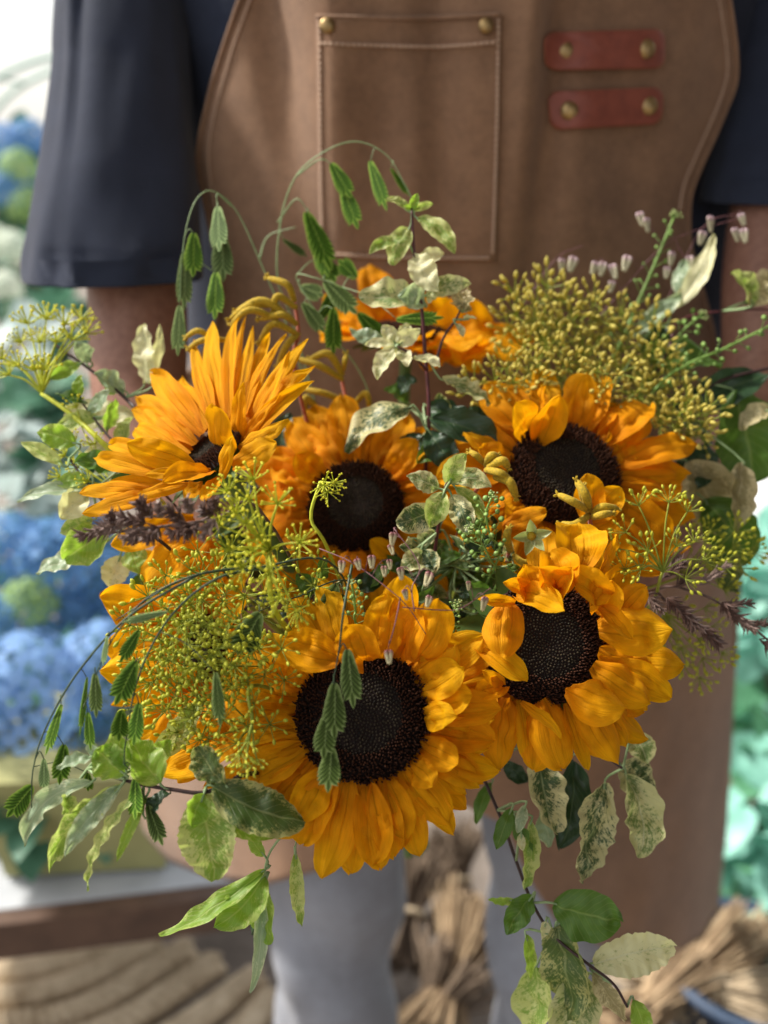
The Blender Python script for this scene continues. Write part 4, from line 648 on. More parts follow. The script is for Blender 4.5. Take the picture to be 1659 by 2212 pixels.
briza('blurred quaking grass with pinkish white spikelets in front of the right upper arm', [[(1420, 700, .75), (1480, 560, .75), (1530, 480, .75), (1610, 460, .75)], [(1480, 560, .75), (1455, 510, .75)]],
      [(1515, 515, .75, 34), (1535, 485, .75, 38), (1590, 508, .75, 34), (1608, 510, .75, 34), (1604, 475, .75, 30), (1490, 570, .75, 36), (1450, 560, .75, 34), (1500, 590, .75, 28), (1440, 590, .75, 28)], 1)

# ------------------------------------------------------------ kangaroo paw
def paw(label, stem, claws, r=.0016):
    th = thing('kangaroo_paw_stem', P(*stem[0]), label, 'flower', 'fuzzy yellow claw shaped flowers'); mb = MB(); rg = random.Random(len(label))
    tube(mb, [BIND, BIND.lerp(P(*stem[0]), .6)]+[P(*p) for p in stem], r, r*.8, 7, 18); mb.obj('stem', M['paw_red'], th)
    for (bu, bv, mu, mv, tu, tv, wd, d) in claws:
        s = px(d); mb = MB(); tube(mb, [P(bu, bv, d+.006), P(mu, mv, d-.004), P(tu, tv, d)], 0, 0, 9, 12, rf=lambda t: wd*.31*s*(.45+.55*sin(pi*min(1, t*.75+.15))**.8)*(1 if t < .93 else .6)); mb.obj('flower_tube', M['paw'], th)
        mb = MB(); e = P(tu, tv, d); D = (e-P(mu, mv, d)).normalized()
        for k in range(6): blob(mb, e-D*3*s, (D+V((rg.uniform(-1, 1), rg.uniform(-1, 1), rg.uniform(-1, 1)))*.8).normalized(), 14*s, 2.4*s, 6, 4)
        mb.obj('flower_lobes', M['paw'], th)
paw('fuzzy yellow kangaroo paw behind the upper left sunflower', [(640, 820, .68), (645, 720, .68), (636, 650, .68)], [(636, 650, 620, 615, 578, 600, 26, .67), (640, 665, 600, 640, 590, 670, 26, .67), (640, 700, 570, 650, 510, 672, 28, .67), (600, 690, 540, 670, 500, 700, 26, .665), (640, 720, 590, 700, 560, 740, 26, .67), (470, 740, 430, 715, 402, 728, 22, .665), (500, 735, 440, 735, 408, 752, 22, .66), (640, 700, 610, 680, 560, 690, 26, .67), (600, 660, 540, 660, 496, 690, 24, .67), (645, 720, 620, 745, 600, 790, 26, .675)])
paw('fuzzy yellow kangaroo paw above the middle sunflower', [(760, 920, .70), (740, 830, .70), (738, 790, .70)], [(740, 820, 690, 790, 640, 775, 26, .69), (740, 810, 710, 765, 670, 775, 28, .69), (742, 800, 745, 780, 748, 765, 20, .69), (760, 880, 790, 850, 800, 890, 24, .70), (700, 900, 660, 860, 660, 900, 28, .70), (750, 870, 700, 850, 650, 840, 24, .70)])
paw('yellow kangaroo paw buds left of the right rear sunflower disc', [(1000, 1120, .64), (1040, 1040, .61), (1050, 1010, .60)], [(1050, 1005, 1060, 985, 1075, 985, 30, .595), (1055, 1010, 1085, 995, 1098, 1010, 32, .59), (1050, 1015, 1080, 1022, 1100, 1035, 30, .59), (1070, 1030, 1100, 1040, 1115, 1075, 34, .59), (1045, 1000, 1030, 985, 1015, 975, 24, .60), (1020, 1040, 1000, 1060, 1000, 1090, 30, .62)])
paw('yellow kangaroo paw blossom in front of the right rear sunflower disc', [(1290, 1240, .62), (1280, 1160, .60), (1272, 1110, .59)], [(1272, 1105, 1265, 1070, 1245, 1038, 34, .585), (1265, 1100, 1240, 1085, 1205, 1068, 30, .58), (1270, 1115, 1240, 1135, 1210, 1132, 32, .58), (1280, 1110, 1300, 1095, 1335, 1098, 28, .585), (1280, 1118, 1300, 1112, 1322, 1108, 28, .58), (1272, 1110, 1258, 1065, 1260, 1050, 28, .59)])
paw('short orange kangaroo paw buds in the hollow beside the star shaped seed head', [(1080, 1250, .64), (1100, 1190, .60)], [(1102, 1190, 1095, 1160, 1100, 1140, 30, .59), (1110, 1200, 1130, 1215, 1150, 1210, 24, .60), (1040, 1180, 1020, 1150, 1010, 1160, 26, .60), (1060, 1130, 1020, 1100, 1010, 1110, 24, .60)])
# star seed head
C0 = P(1148, 1158, .575); th = thing('star_seed_head', C0, 'pale green five pointed star shaped seed head in the hollow left of the right sunflowers', 'seed head')
for (tu, tv) in ((1145, 1122), (1192, 1148), (1176, 1190), (1135, 1200), (1108, 1162)):
    mb = MB(); strip(mb, P(1148, 1158, .577), P(tu, tv, .570), -FW, 24*px(.575), slim_prof, cup=.3, nl=8, nw=4); mb.obj('sepal', M['star'], th)
mb = MB(); blob(mb, C0+FW*.003, -FW, .006, .0028, 10, 5); mb.obj('seed_centre', M['paw'], th)
mb = MB(); tube(mb, [C0+FW*.002, P(1130, 1230, .62), BIND], .0008, .001, 6); mb.obj('stem', M['stem'], th)


# ------------------------------------------------------------ person: apron, shirt, arms and hands, jeans
M['canvas'] = mat_cloth('brown_canvas', (.275, .160, .096), (.130, .074, .046), 1600, 7, .92, .2)
M['navy'] = mat_cloth('navy_jersey', (.024, .031, .055), (.013, .017, .030), 2600, 5, .9, .12, .2, .0003)
M['denim'] = mat_cloth('grey_blue_denim', (.27, .29, .34), (.15, .15, .165), 1800, 6, .9, .2)
M['skin'] = mat_plain('skin', (.30, .155, .11), (.21, .10, .07), 160, .5, bs=.25, bd=.0008, spec=.35)
M['leather'] = mat_plain('red_brown_leather', (.27, .072, .045), (.19, .048, .032), 90, .5, bs=.3, bd=.0005, spec=.4)
M['leather_edge'] = mat_plain('leather_cut_edge', (.42, .15, .07), (.32, .10, .05), 200, .6)
M['brass'] = mat_plain('aged_brass', (.48, .33, .14), (.24, .17, .09), 180, .42, metal=.85, bs=.4, bd=.0004)
M['thread'] = mat_plain('tan_thread', (.55, .39, .29), (.40, .27, .19), 600, .8)
M['shoe'] = mat_plain('brown_shoe', (.08, .05, .035), (.05, .03, .02), 60, .6)
XC = .067
def gs(x, c, s): return math.exp(-((x-c)/s)**2)
def SY(x, z):
    """depth of the front of the apron at (x, z): a belly curve with soft hanging folds"""
    y = .872 + .085*(abs(x-XC)/.24)**2.3
    y -= .018*gs(z, 1.18, .16)
    y += .018*gs(x, -.085+.12*(1.4-z), .020)*gs(z, 1.42, .12)
    y -= .012*gs(x, -.045+.05*(1.4-z), .022)*gs(z, 1.35, .15)
    y += .014*gs(x, .045+.03*(1.4-z), .018)*gs(z, 1.40, .14) + .006*gs(x, .005, .016)*gs(z, 1.36, .07)
    y -= .013*gs(x, .118-.02*(1.4-z), .014)*gs(z, 1.40, .13)
    y += .016*gs(x, .135-.08*(1.4-z), .016)*gs(z, 1.36, .16)
    y += .016*gs(x, -.06+.35*(1.30-z), .03)*gs(z, 1.22, .07)
    y += .010*noise.noise(V((x*9, z*4, 3))) + .006*noise.noise(V((x*22, z*9, 8)))
    y += .02*max(0, .95-z)*sin(x*26+z*3)
    return y
def hit(u, v, off=0):
    r = rayd(u, v); t = .9
    for _ in range(14):
        p = CAM+r*t; t += (SY(p.x, p.z)-off-p.y)/r.y*.8
    return CAM+r*t
def interp(x, xs, ys): return float(np.interp(x, xs, ys))
LV = [-260, 0, 100, 200, 300, 360, 420, 500, 600, 700, 850, 1050, 1200, 1750, 2300]; LU = [640, 515, 480, 450, 428, 424, 436, 452, 474, 470, 380, 310, 298, 298, 300]
RV = [-260, 0, 100, 170, 225, 310, 380, 430, 520, 700, 1000, 1180, 1400, 1600, 1800, 1970, 2300]; RU = [1530, 1578, 1593, 1595, 1576, 1540, 1508, 1492, 1490, 1540, 1590, 1605, 1592, 1582, 1570, 1552, 1540]
BU = [0, .01, .05, .12, .22, .34, .44, .55, .62, .66, .72, .80, .92, .97, 1]; BV = [1740, 1800, 1860, 1896, 1912, 1870, 1800, 1740, 1780, 1880, 1990, 2045, 2060, 2030, 1965]
porg = V((XC, 1.0, 0))
person = thing('person', porg, 'person in a navy T-shirt and brown canvas apron holding out the bouquet with both hands', 'person')
def agrid(off, nu=110, nv=150):
    vs = []; uv = []
    for j in range(nv+1):
        for i in range(nu+1):
            s = i/nu; vb = interp(s, BU, BV); v = -260+(vb+260)*(j/nv); ul = interp(v, LV, LU); ur = interp(v, RV, RU)
            vs.append(hit(ul+(ur-ul)*s, v, off)); uv.append((s, j/nv))
    return vs, uv, nu, nv
vs, uv, nu, nv = agrid(.0); m_ = nu+1; G = len(vs)
back = [p+V((0, .0035, 0)) for p in vs]
fs = [(j*m_+i, (j+1)*m_+i, (j+1)*m_+i+1, j*m_+i+1) for j in range(nv) for i in range(nu)]
fb = [(a+G, d+G, c+G, b+G) for a, b, c, d in fs]
rim = [j*m_ for j in range(nv+1)] + [nv*m_+i for i in range(1, nu+1)] + [j*m_+nu for j in range(nv-1, -1, -1)]
fr = [(rim[k], rim[k]+G, rim[k+1]+G, rim[k+1]) for k in range(len(rim)-1)]
mb = MB(); mb.add(vs+back, fs+fb+fr, uv+uv); apron = mb.obj('apron', M['canvas'], person)
def line_on(pts, n, off):
    C = crom([V((a, b, 0)) for a, b in pts], n); return [hit(c.x, c.y, off) for c in C]
def sub(mb, name, mat, par):
    o = mb.obj(name, M[mat], None); o.data.transform(Matrix.Translation(-porg)); o.parent = par; return o
# rolled hems along both edges
for xs_, ys_, sg in ((LV, LU, 1), (RV, RU, -1)):
    mb = MB(); tube(mb, line_on([(interp(v, xs_, ys_)+sg*3, v) for v in range(-240, 1500, 60)], 140, .0015), .0022, .0022, 6, 140); sub(mb, 'hem', 'canvas', apron)
def stitches(pts, step, off, r=.0010, L=.66):
    C = line_on(pts, 400, off); mb = MB(); acc = 0; cur = [C[0]]; ln = 0; i = 0
    cum = [0]
    for a, b in zip(C, C[1:]): cum.append(cum[-1]+(b-a).length)
    tot = cum[-1]; n = int(tot/step)
    def at(s):
        k = min(max(int(np.searchsorted(cum, s))-1, 0), len(C)-2); f = (s-cum[k])/max(1e-9, cum[k+1]-cum[k]); return C[k].lerp(C[k+1], f)
    for k in range(n):
        a = at(k*step); b = at(k*step+step*L); tube(mb, [a+V((0, .0006, 0)), a.lerp(b, .5)-V((0, .0004, 0)), b+V((0, .0006, 0))], r, r, 5, 4)
    return mb
for i_, xs_ in enumerate(((LV, LU), (RV, RU))):
    sg = 1 if i_ == 0 else -1
    o = sub(stitches([(interp(v, *xs_)+sg*24, v) for v in range(-200, 480, 60)], .0044, .0014, .0012), 'stitching', 'thread', apron); o['kind'] = 'stuff'
# pocket
PL = [(682, 34), (1084, 30), (1072, 566), (690, 552)]
mb = MB(); n1, n2 = 36, 44; pv = []; T2 = []
for j in range(n2+1):
    for i in range(n1+1):
        s = i/n1; t = j/n2; a = V((*PL[0], 0)).lerp(V((*PL[3], 0)), t); b = V((*PL[1], 0)).lerp(V((*PL[2], 0)), t); c = a.lerp(b, s)
        edge = min(s, 1-s, 1-t)*8; bulge = .0022+.005*min(1, max(0, edge))*(.6+.4*sin(s*5+1))*(1-.6*t)
        c.y += 5*sin(pi*s)*(1-t); pv.append(hit(c.x, c.y, bulge))
k_ = n1+1; g = len(pv); pb = [p+V((0, .0022, 0)) for p in pv]
fs = [(j*k_+i, (j+1)*k_+i, (j+1)*k_+i+1, j*k_+i+1) for j in range(n2) for i in range(n1)]
rim = [j*k_ for j in range(n2+1)]+[n2*k_+i for i in range(1, n1+1)]+[j*k_+n1 for j in range(n2-1, -1, -1)]+[i for i in range(n1-1, -1, -1)]
mb.add(pv+pb, fs+[(rim[k], rim[k]+g, rim[k+1]+g, rim[k+1]) for k in range(len(rim)-1)]); pocket = sub(mb, 'pocket', 'canvas', person)
def onp(pts): return pts
for pts in ([(690, 40), (692, 200), (694, 380), (698, 545)], [(1077, 40), (1074, 250), (1068, 450), (1064, 556)], [(698, 548), (860, 556), (1062, 558)]):
    o = sub(stitches(pts, .0046, .0042, .0014), 'stitching', 'thread', pocket); o['kind'] = 'stuff'
o = sub(stitches([(690, 94), (800, 98), (920, 101), (1000, 98), (1076, 90)], .0046, .0082, .0014), 'stitching', 'thread', pocket); o['kind'] = 'stuff'
mb = MB(); tube(mb, line_on([(684, 36), (880, 40), (1082, 32)], 40, .0060), .0018, .0018, 6, 40); sub(mb, 'pocket_hem', 'canvas', pocket)
def rivet(u, v, off, r, par, org_):
    p = hit(u, v, off); q = hit(u, v, off-.002); n = -FW.copy(); n.z *= .3; n.normalize(); x, y, z = axes(n, UP); vs = [p+z*r*.55]; NN = 16; fs = []
    for i in range(1, 6):
        a = i/5*pi/2*1.05
        for k in range(NN): vs.append(p+x*sin(a)*r*cos(2*pi*k/NN)+y*sin(a)*r*sin(2*pi*k/NN)+z*r*.55*cos(a))
    for k in range(NN): vs.append(p+(x*cos(2*pi*k/NN)+y*sin(2*pi*k/NN))*r*.95-z*.003)
    fs += [(0, 1+k, 1+(k+1) % NN) for k in range(NN)]
    for i in range(5): fs += [(1+i*NN+k, 1+(i+1)*NN+k, 1+(i+1)*NN+(k+1) % NN, 1+i*NN+(k+1) % NN) for k in range(NN)]
    mb = MB(); mb.add(vs, fs); return sub(mb, 'rivet', 'brass', par)
for u, v in ((707, 55), (1050, 55)):
    rivet(u, v, .0075, .0062, pocket, None)
# leather straps
def strap(q, r=24, th_=.003):
    (x0, y0), (x1, y1), (x2, y2), (x3, y3) = q   # tl tr br bl
    out = []; cs = [V((a, b, 0)) for a, b in q]
    for i in range(4):
        p = cs[i]; a = (cs[i-1]-p).normalized(); b = (cs[(i+1) % 4]-p).normalized(); c = p+(a+b)*r
        for k in range(7):
            an = k/6*pi/2; out.append(c-b*r*cos(an)*1.0-a*r*sin(an)) if False else out.append(c - (b*cos(an)+a*sin(an))*r)
    cc = sum(cs, V((0, 0, 0)))/4; vs = []; fs = []; uv = []; NR = 5; K = len(out)
    # resample so long edges follow the cloth
    fine = []
    for i in range(K):
        a, b = out[i], out[(i+1) % K]; n = max(1, int((b-a).length/18)); fine += [a.lerp(b, k/n) for k in range(n)]
    K = len(fine)
    def h(p, o): return hit(p.x, p.y, o)
    rings = [(1.0, .0), (1.0, .0030), (.985, .0040), (.93, .0043), (.6, .0046), (.3, .0046)]
    for f_, o_ in rings:
        for p in fine:
            q_ = cc+(p-cc)*f_; bow = .0022*cos((q_.x-cc.x)/135*pi/2); vs.append(h(q_, o_+bow+.001))
    vs.append(h(cc, .0046+.0032))
    for i in range(len(rings)-1): fs += [(i*K+k, i*K+(k+1) % K, (i+1)*K+(k+1) % K, (i+1)*K+k) for k in range(K)]
    L_ = (len(rings)-1)*K; fs += [(L_+k, L_+(k+1) % K, L_+K) for k in range(K)]
    mb = MB(); mb.add(vs, fs); o = sub(mb, 'leather_strap', 'leather', person)
    o.data.materials.append(M['leather_edge'])
    mi = [1 if i < 2*K else 0 for i in range(len(o.data.polygons))]; o.data.polygons.foreach_set('material_index', mi); return o
s1 = strap([(1174, 70), (1437, 62), (1436, 148), (1178, 152)]); s2 = strap([(1183, 198), (1434, 188), (1430, 268), (1188, 281)])
rivet(1223, 110, .0052, .0080, s1, None); rivet(1395, 106, .0052, .0080, s1, None); rivet(1231, 239, .0052, .0078, s2, None); rivet(1401, 229, .0052, .0078, s2, None)
# shirt torso
mb = MB(); vs = []; n = 64; rows = 40
for j in range(rows+1):
    z = .93+j/rows*.72; t = j/rows
    a = .20+.078*max(0, min(1, (z-.93)/.10)); b = .118
    if z > 1.50: a *= max(.25, 1-((z-1.50)/.16)**2*.75); b *= max(.5, 1-((z-1.50)/.16)**2*.5)
    for k in range(n):
        an = 2*pi*k/n; x = XC+.015+(a+.012)*cos(an); y = 1.058+b*sin(an)
        if sin(an) < 0:
            y -= .012*gs(x, -.11+.03*sin(z*16), .018)*gs(z, 1.33, .18) - .010*gs(x, -.075, .02)*gs(z, 1.36, .12)
            y += .008*noise.noise(V((x*14, z*7, 1)))
        vs.append(V((x, y, z)))
fs = [(j*n+k, j*n+(k+1) % n, (j+1)*n+(k+1) % n, (j+1)*n+k) for j in range(rows) for k in range(n)]+[tuple(range(n-1, -1, -1)), tuple(rows*n+k for k in range(n))]
mb.add(vs, fs)
# sleeves belong to the same shirt mesh
def sleeve(cs, flip=1, seed=0):
    """cs: rows of (u centre, v, depth, half width px, half depth m)"""
    n = 72; vs = []; R_ = []
    for q in range(len(cs)*10-9):
        t = q/10; k = min(int(t), len(cs)-2); f_ = t-k; f2 = f_*f_*(3-2*f_)*.5+f_*.5; R_.append([a+(b-a)*f2 for a, b in zip(cs[k], cs[k+1])])
    for j, (u, v, d, hw, hd) in enumerate(R_):
        c = P(u, v, d); W = hw*px(d); t = j/(len(R_)-1)
        for k in range(n):
            an = 2*pi*k/n
            fo = 1+.03*sin(3*an+t*2.2+seed)*(.3+t)+.09*noise.noise(V((cos(an)*1.5, sin(an)*1.5+t*1.5, t*3.2+seed)))+.05*noise.noise(V((cos(an)*3+t*2, sin(an)*3, t*4.5+seed)))
            hemr = .012 if (.885 < t < .9) else 0
            vs.append(V((c.x+W*cos(an)*(fo-hemr), c.y+hd*sin(an)*(fo-hemr)-.004*gs(an, 4.0+.5*t, .12)+.006*gs(an, 4.35, .1), c.z)))
    m = len(R_); inner = [V((p.x*1.0, p.y, p.z+.0)) for p in vs[-n:]]
    cc = sum(inner, V((0, 0, 0)))/n; inn = [cc+(p-cc)*.965+V((0, 0, .0)) for p in inner]; inn2 = [cc+(p-cc)*.90+V((0, 0, .02)) for p in inner]
    fs = [(j*n+k, j*n+(k+1) % n, (j+1)*n+(k+1) % n, (j+1)*n+k) for j in range(m+1) for k in range(n)]
    return vs+inn+inn2, fs
a_, b_ = sleeve([(330, -260, .93, 110, .055), (262, -60, .91, 130, .062), (262, 120, .90, 142, .066), (255, 330, .88, 160, .070), (246, 520, .865, 182, .074), (245, 598, .86, 190, .076)])
mb.add(a_, b_)
a_, b_ = sleeve([(1600, -260, .95, 110, .055), (1700, -60, .94, 130, .062), (1720, 120, .93, 150, .066), (1715, 300, .92, 175, .070), (1712, 436, .91, 182, .074)], seed=4)
mb.add(a_, b_)
sub(mb, 'shirt', 'navy', person)
# jeans
mb = MB()
def leg(cs, seed):
    n = 48; vs = []; R_ = []
    for q in range(len(cs)*12-11):
        t = q/12; k = min(int(t), len(cs)-2); f_ = t-k; R_.append([a+(b-a)*f_ for a, b in zip(cs[k], cs[k+1])])
    for j, (x, y, z, r) in enumerate(R_):
        for k in range(n):
            an = 2*pi*k/n; fo = 1+.07*noise.noise(V((cos(an)*1.4, sin(an)*1.4+z*1.2, z*5+seed)))+.11*sin(2*an+z*30+seed)*gs(z, .36, .2)+.04*noise.noise(V((cos(an)*2.4, sin(an)*2.4, z*11+seed)))
            vs.append(V((x+r*cos(an)*fo, y+r*1.05*sin(an)*fo, z)))
    m = len(R_); mb.add(vs, [(j*n+k, j*n+(k+1) % n, (j+1)*n+(k+1) % n, (j+1)*n+k) for j in range(m-1) for k in range(n)]+[tuple(range(n)), tuple((m-1)*n+k for k in range(n-1, -1, -1))])
leg([(-.02, 1.01, .96, .125), (-.055, 1.02, .70, .098), (-.062, 1.03, .45, .082), (-.065, 1.04, .25, .078), (-.065, 1.04, .07, .076)], 1)
leg([(.15, 1.01, .96, .125), (.20, 1.02, .70, .095), (.215, 1.03, .45, .078), (.22, 1.04, .25, .072), (.22, 1.04, .07, .07)], 9)
sub(mb, 'jeans', 'denim', person)
for sx in (-.065, .22):
    mb = MB(); tube(mb, [V((sx, 1.10, .045)), V((sx, 1.0, .06)), V((sx, .90, .045)), V((sx, .84, .035))], .05, .04, 14, 16, rf=lambda t: .045*(.75+.35*sin(pi*t))); sub(mb, 'shoe', 'shoe', person)
# body: one skinned surface, arms bent forward, fingers closed round the stems
def skinbody():
    vs = []; es = []; rs = []
    def nv_(p, r, par=None):
        vs.append(V(p)-porg); rs.append(r if isinstance(r, tuple) else (r, r)); i = len(vs)-1
        if par is not None: es.append((par, i))
        return i
    pel = nv_((XC, 1.02, .93), (.13, .085)); ch = nv_((XC, 1.02, 1.2), (.13, .085), pel); c2 = nv_((XC, 1.02, 1.42), (.09, .06), ch); nk = nv_((XC, 1.03, 1.56), .055, c2); nv_((XC, 1.02, 1.64), .052, nk)
    for sg, sh, mid, el, fa in ((-1, P(330, -260, .93), P(262, 300, .885), P(300, 900, .84), P(560, 1330, .80)), (1, P(1580, -260, .95), P(1710, 200, .925), P(1660, 850, .86), P(1270, 1330, .83))):
        s0 = nv_(sh, .034, c2); s1_ = nv_(mid, .040, s0); e0 = nv_(P(300, 640, .86) if sg < 0 else P(1665, 560, .89), .046, s1_); e_ = nv_(el, .043, e0); f_ = nv_(fa, .036, e_)
        wr = BIND+V((sg*.058, .035, .012)); w_ = nv_(wr, (.026, .020), f_); pm = nv_(wr+V((-sg*.028, -.004, .004)), (.030, .016), w_)
        up = V((0, .1, 1)).normalized()
        for k in range(4):
            off = up*(.030-.020*k); base = wr+V((-sg*.040, -.008, 0))+off; ln = (.9, 1.0, .95, .78)[k]
            b0 = nv_(base, .0100, pm); j1 = nv_(base+V((-sg*.026*ln, -.026, 0)), .0090, b0); j2 = nv_(base+V((-sg*.048*ln, -.038, -.002)), .0083, j1); nv_(base+V((-sg*.066*ln, -.034, -.003)), .0075, j2)
        tb = nv_(wr+V((-sg*.020, -.022, .030)), .0125, pm); t1 = nv_(wr+V((-sg*.030, -.045, .040)), .0105, tb); nv_(wr+V((-sg*.048, -.058, .040)), .0088, t1)
    for sx in (-.06, .215):
        h_ = nv_((XC+(sx-XC)*.7, 1.02, .86), .085, pel); k_2 = nv_((sx, 1.03, .48), .055, h_); nv_((sx, 1.05, .10), .040, k_2)
    me = bpy.data.meshes.new('body'); me.from_pydata(vs, es, []); me.materials.append(M['skin']); o = bpy.data.objects.new('body', me); COL.objects.link(o); o.parent = person
    sk = o.modifiers.new('skin', 'SKIN'); sk.use_smooth_shade = True
    for i, r in enumerate(rs): me.skin_vertices[0].data[i].radius = r
    me.skin_vertices[0].data[0].use_root = True
    ss = o.modifiers.new('subdivision', 'SUBSURF'); ss.levels = 2; ss.render_levels = 2
    return o

_tmp = bpy.data.meshes.new('x')
def skin_layer(me):
    if not me.skin_vertices:
        bm = bmesh.new(); bm.from_mesh(me); bm.verts.layers.skin.verify(); bm.to_mesh(me); bm.free()
bpy.data.meshes.remove(_tmp)
_from = skinbody
def skinbody_safe():
    return _from()
body_obj = skinbody_safe()

# ------------------------------------------------------------ surroundings
def slab(name, c, h, mat):
    mb = MB(); vs = [V((c[0]+sx*h[0], c[1]+sy*h[1], c[2]+sz*h[2])) for sz in (-1, 1) for sy in (-1, 1) for sx in (-1, 1)]
    mb.add(vs, [(0, 2, 3, 1), (4, 5, 7, 6), (0, 1, 5, 4), (2, 6, 7, 3), (0, 4, 6, 2), (1, 3, 7, 5)]); return setp(mb.obj(name, mat, None, False), kind='structure')
M['shade_boards'] = mat_plain('added_shade_boards', (.30, .26, .22), (.22, .19, .16), 6, .8)  # for the added shading roof and wall
slab('added_shade_roof', (1.35, -.9, 2.75), (1.75, 2.2, .05), M['shade_boards'])        # unseen roof, added overhead to keep the right side in shade
slab('added_shade_wall', (2.9, -.9, 1.36), (.08, 2.1, 1.335), M['shade_boards'])  # out-of-view wall, added to cut the light from the right
M['ground'] = mat_plain('gravel_ground', (.25, .21, .18), (.11, .09, .075), 9, .9, bs=.6, bd=.02)
mb = MB(); mb.add([(-150, -150, 0), (150, -150, 0), (150, 150, 0), (-150, 150, 0)], [(0, 1, 2, 3)]); setp(mb.obj('ground', M['ground']), kind='structure')
for nme, ca, cb in (('hyd_blue', (.15, .35, .66), (.09, .22, .46)), ('hyd_pale', (.28, .46, .78), (.17, .33, .62)), ('hyd_green', (.42, .60, .22), (.25, .42, .14)), ('hyd_white', (.85, .90, .82), (.70, .78, .62)), ('hyd_deep', (.05, .16, .36), (.03, .09, .22))):
    M[nme] = mat_plain(nme.replace('hyd', 'hydrangea'), ca, cb, 60, .6, .3, bs=0)
M['bushleaf'] = mat_plain('bush_leaf', (.12, .28, .18), (.05, .15, .09), 30, .5, .3, bs=0)
M['aqua'] = mat_plain('glaucous_leaf', (.40, .78, .68), (.22, .52, .42), 20, .4, .35, bs=0)
M['silverbush'] = mat_plain('silver_leaf', (.66, .74, .72), (.45, .56, .55), 20, .5, .3, bs=0)
M['midleaf'] = mat_plain('mid_green_leaf', (.22, .52, .32), (.10, .30, .16), 20, .5, .35, bs=0)
M['olivepot'] = mat_plain('olive_crate', (.34, .33, .14), (.24, .24, .10), 12, .7)
M['benchtop'] = mat_plain('grey_bench_top', (.50, .52, .55), (.36, .38, .41), 8, .6)
M['wood'] = mat_plain('dark_brown_wood', (.13, .075, .05), (.07, .04, .028), 20, .6)
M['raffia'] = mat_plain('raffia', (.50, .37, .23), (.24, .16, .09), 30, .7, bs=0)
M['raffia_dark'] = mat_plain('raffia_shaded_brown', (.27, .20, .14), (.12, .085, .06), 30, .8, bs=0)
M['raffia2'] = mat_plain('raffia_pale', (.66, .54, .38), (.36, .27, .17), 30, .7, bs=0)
M['white'] = mat_plain('white_paint', (.82, .83, .84), (.74, .76, .78), 5, .5, bs=0)
M['iron'] = mat_plain('pale_green_iron', (.42, .60, .52), (.32, .48, .42), 30, .5, bs=0)
M['bluetub'] = mat_plain('blue_plastic', (.05, .08, .14), (.03, .05, .09), 30, .5, bs=0)
M['terracotta'] = mat_plain('terracotta', (.45, .20, .11), (.3, .13, .07), 30, .8, bs=0)
def floret_ball(seed, n=150):
    rg = random.Random(seed); mb = MB()
    for i in range(n):
        z = 1-2*(i+.5)/n
        if z < -.55: continue
        a = i*2.39996; r = sqrt(1-z*z); N = V((r*cos(a), r*sin(a), z)); c = N*rg.uniform(.92, 1.04); N = (N+V((rg.uniform(-.3, .3), rg.uniform(-.3, .3), rg.uniform(-.3, .3)))).normalized(); x, y, _ = axes(N, V((rg.uniform(-1, 1), .4, .5)))
        for k in range(4):
            b = 2*pi*k/4; D = x*cos(b)+y*sin(b); E = x*-sin(b)+y*cos(b); q = .15
            mb.add([c, c+D*q*.6+E*q*.5+N*.02, c+D*q*1.15-N*.01, c+D*q*.6-E*q*.5+N*.02], [(0, 3, 2, 1)])
    return mb
BALL = {}
def bloom(c, r, col):
    if col not in BALL: BALL[col] = floret_ball(len(BALL)).mesh('bloom', M[col])
    return BALL[col]
def leafcloud(mb, c, R, n, rg, L=.09, Wd=.06):
    for i in range(n):
        D = V((rg.gauss(0, 1), rg.gauss(0, 1), rg.gauss(0, .8))).normalized(); p = c+V((D.x*R[0], D.y*R[1], D.z*R[2]))*rg.uniform(.5, 1); T = (D+V((rg.uniform(-.6, .6), rg.uniform(-.6, .6), rg.uniform(-.8, .2)))).normalized()
        strip(mb, p, p+T*L*rg.uniform(.7, 1.2), V((0, 0, 1))+V((rg.uniform(-.5, .5), rg.uniform(-.8, .3), 0)), Wd*rg.uniform(.7, 1.2), leaf_prof, (.1, 0), (.1, 0), .12, nl=5, nw=2)
def hydrangea(label, blooms, leaves, pot=None, group='blue hydrangeas behind the person', lm='bushleaf'):
    c0 = P(*blooms[0][:3]); base = V((c0.x, c0.y, 0 if pot is None else pot)); th = thing('hydrangea', base, label, 'hydrangea', group); rg = random.Random(len(label))
    for (u, v, d, r, col) in blooms:
        c = P(u, v, d); inst('bloom', bloom(c, r, col), th, frame(V((1, 0, 0)), V((0, 1, 0)), V((0, 0, 1)), c, r*px(d)))
        mb = MB(); tube(mb, [c, c.lerp(base, .5)+V((0, .02, 0)), base+V((rg.uniform(-.04, .04), rg.uniform(-.04, .04), .02))], .004, .006, 5, 6); mb.obj('stem', M['stem'], th)
    mb = MB()
    for (u, v, d, ru, rv, n) in leaves: leafcloud(mb, P(u, v, d), (ru*px(d), ru*px(d)*.8, rv*px(d)), n, rg)
    o = mb.obj('leaves', M[lm], th); o['kind'] = 'stuff'
hydrangea('big pale blue hydrangea heads above the olive crate at lower left', [(55, 1500, 1.45, 135, 'hyd_pale'), (225, 1440, 1.5, 100, 'hyd_pale'), (175, 1580, 1.5, 80, 'hyd_blue'), (-60, 1560, 1.5, 120, 'hyd_blue')], [(120, 1660, 1.55, 230, 80, 90), (200, 1520, 1.6, 120, 90, 40)], .42)
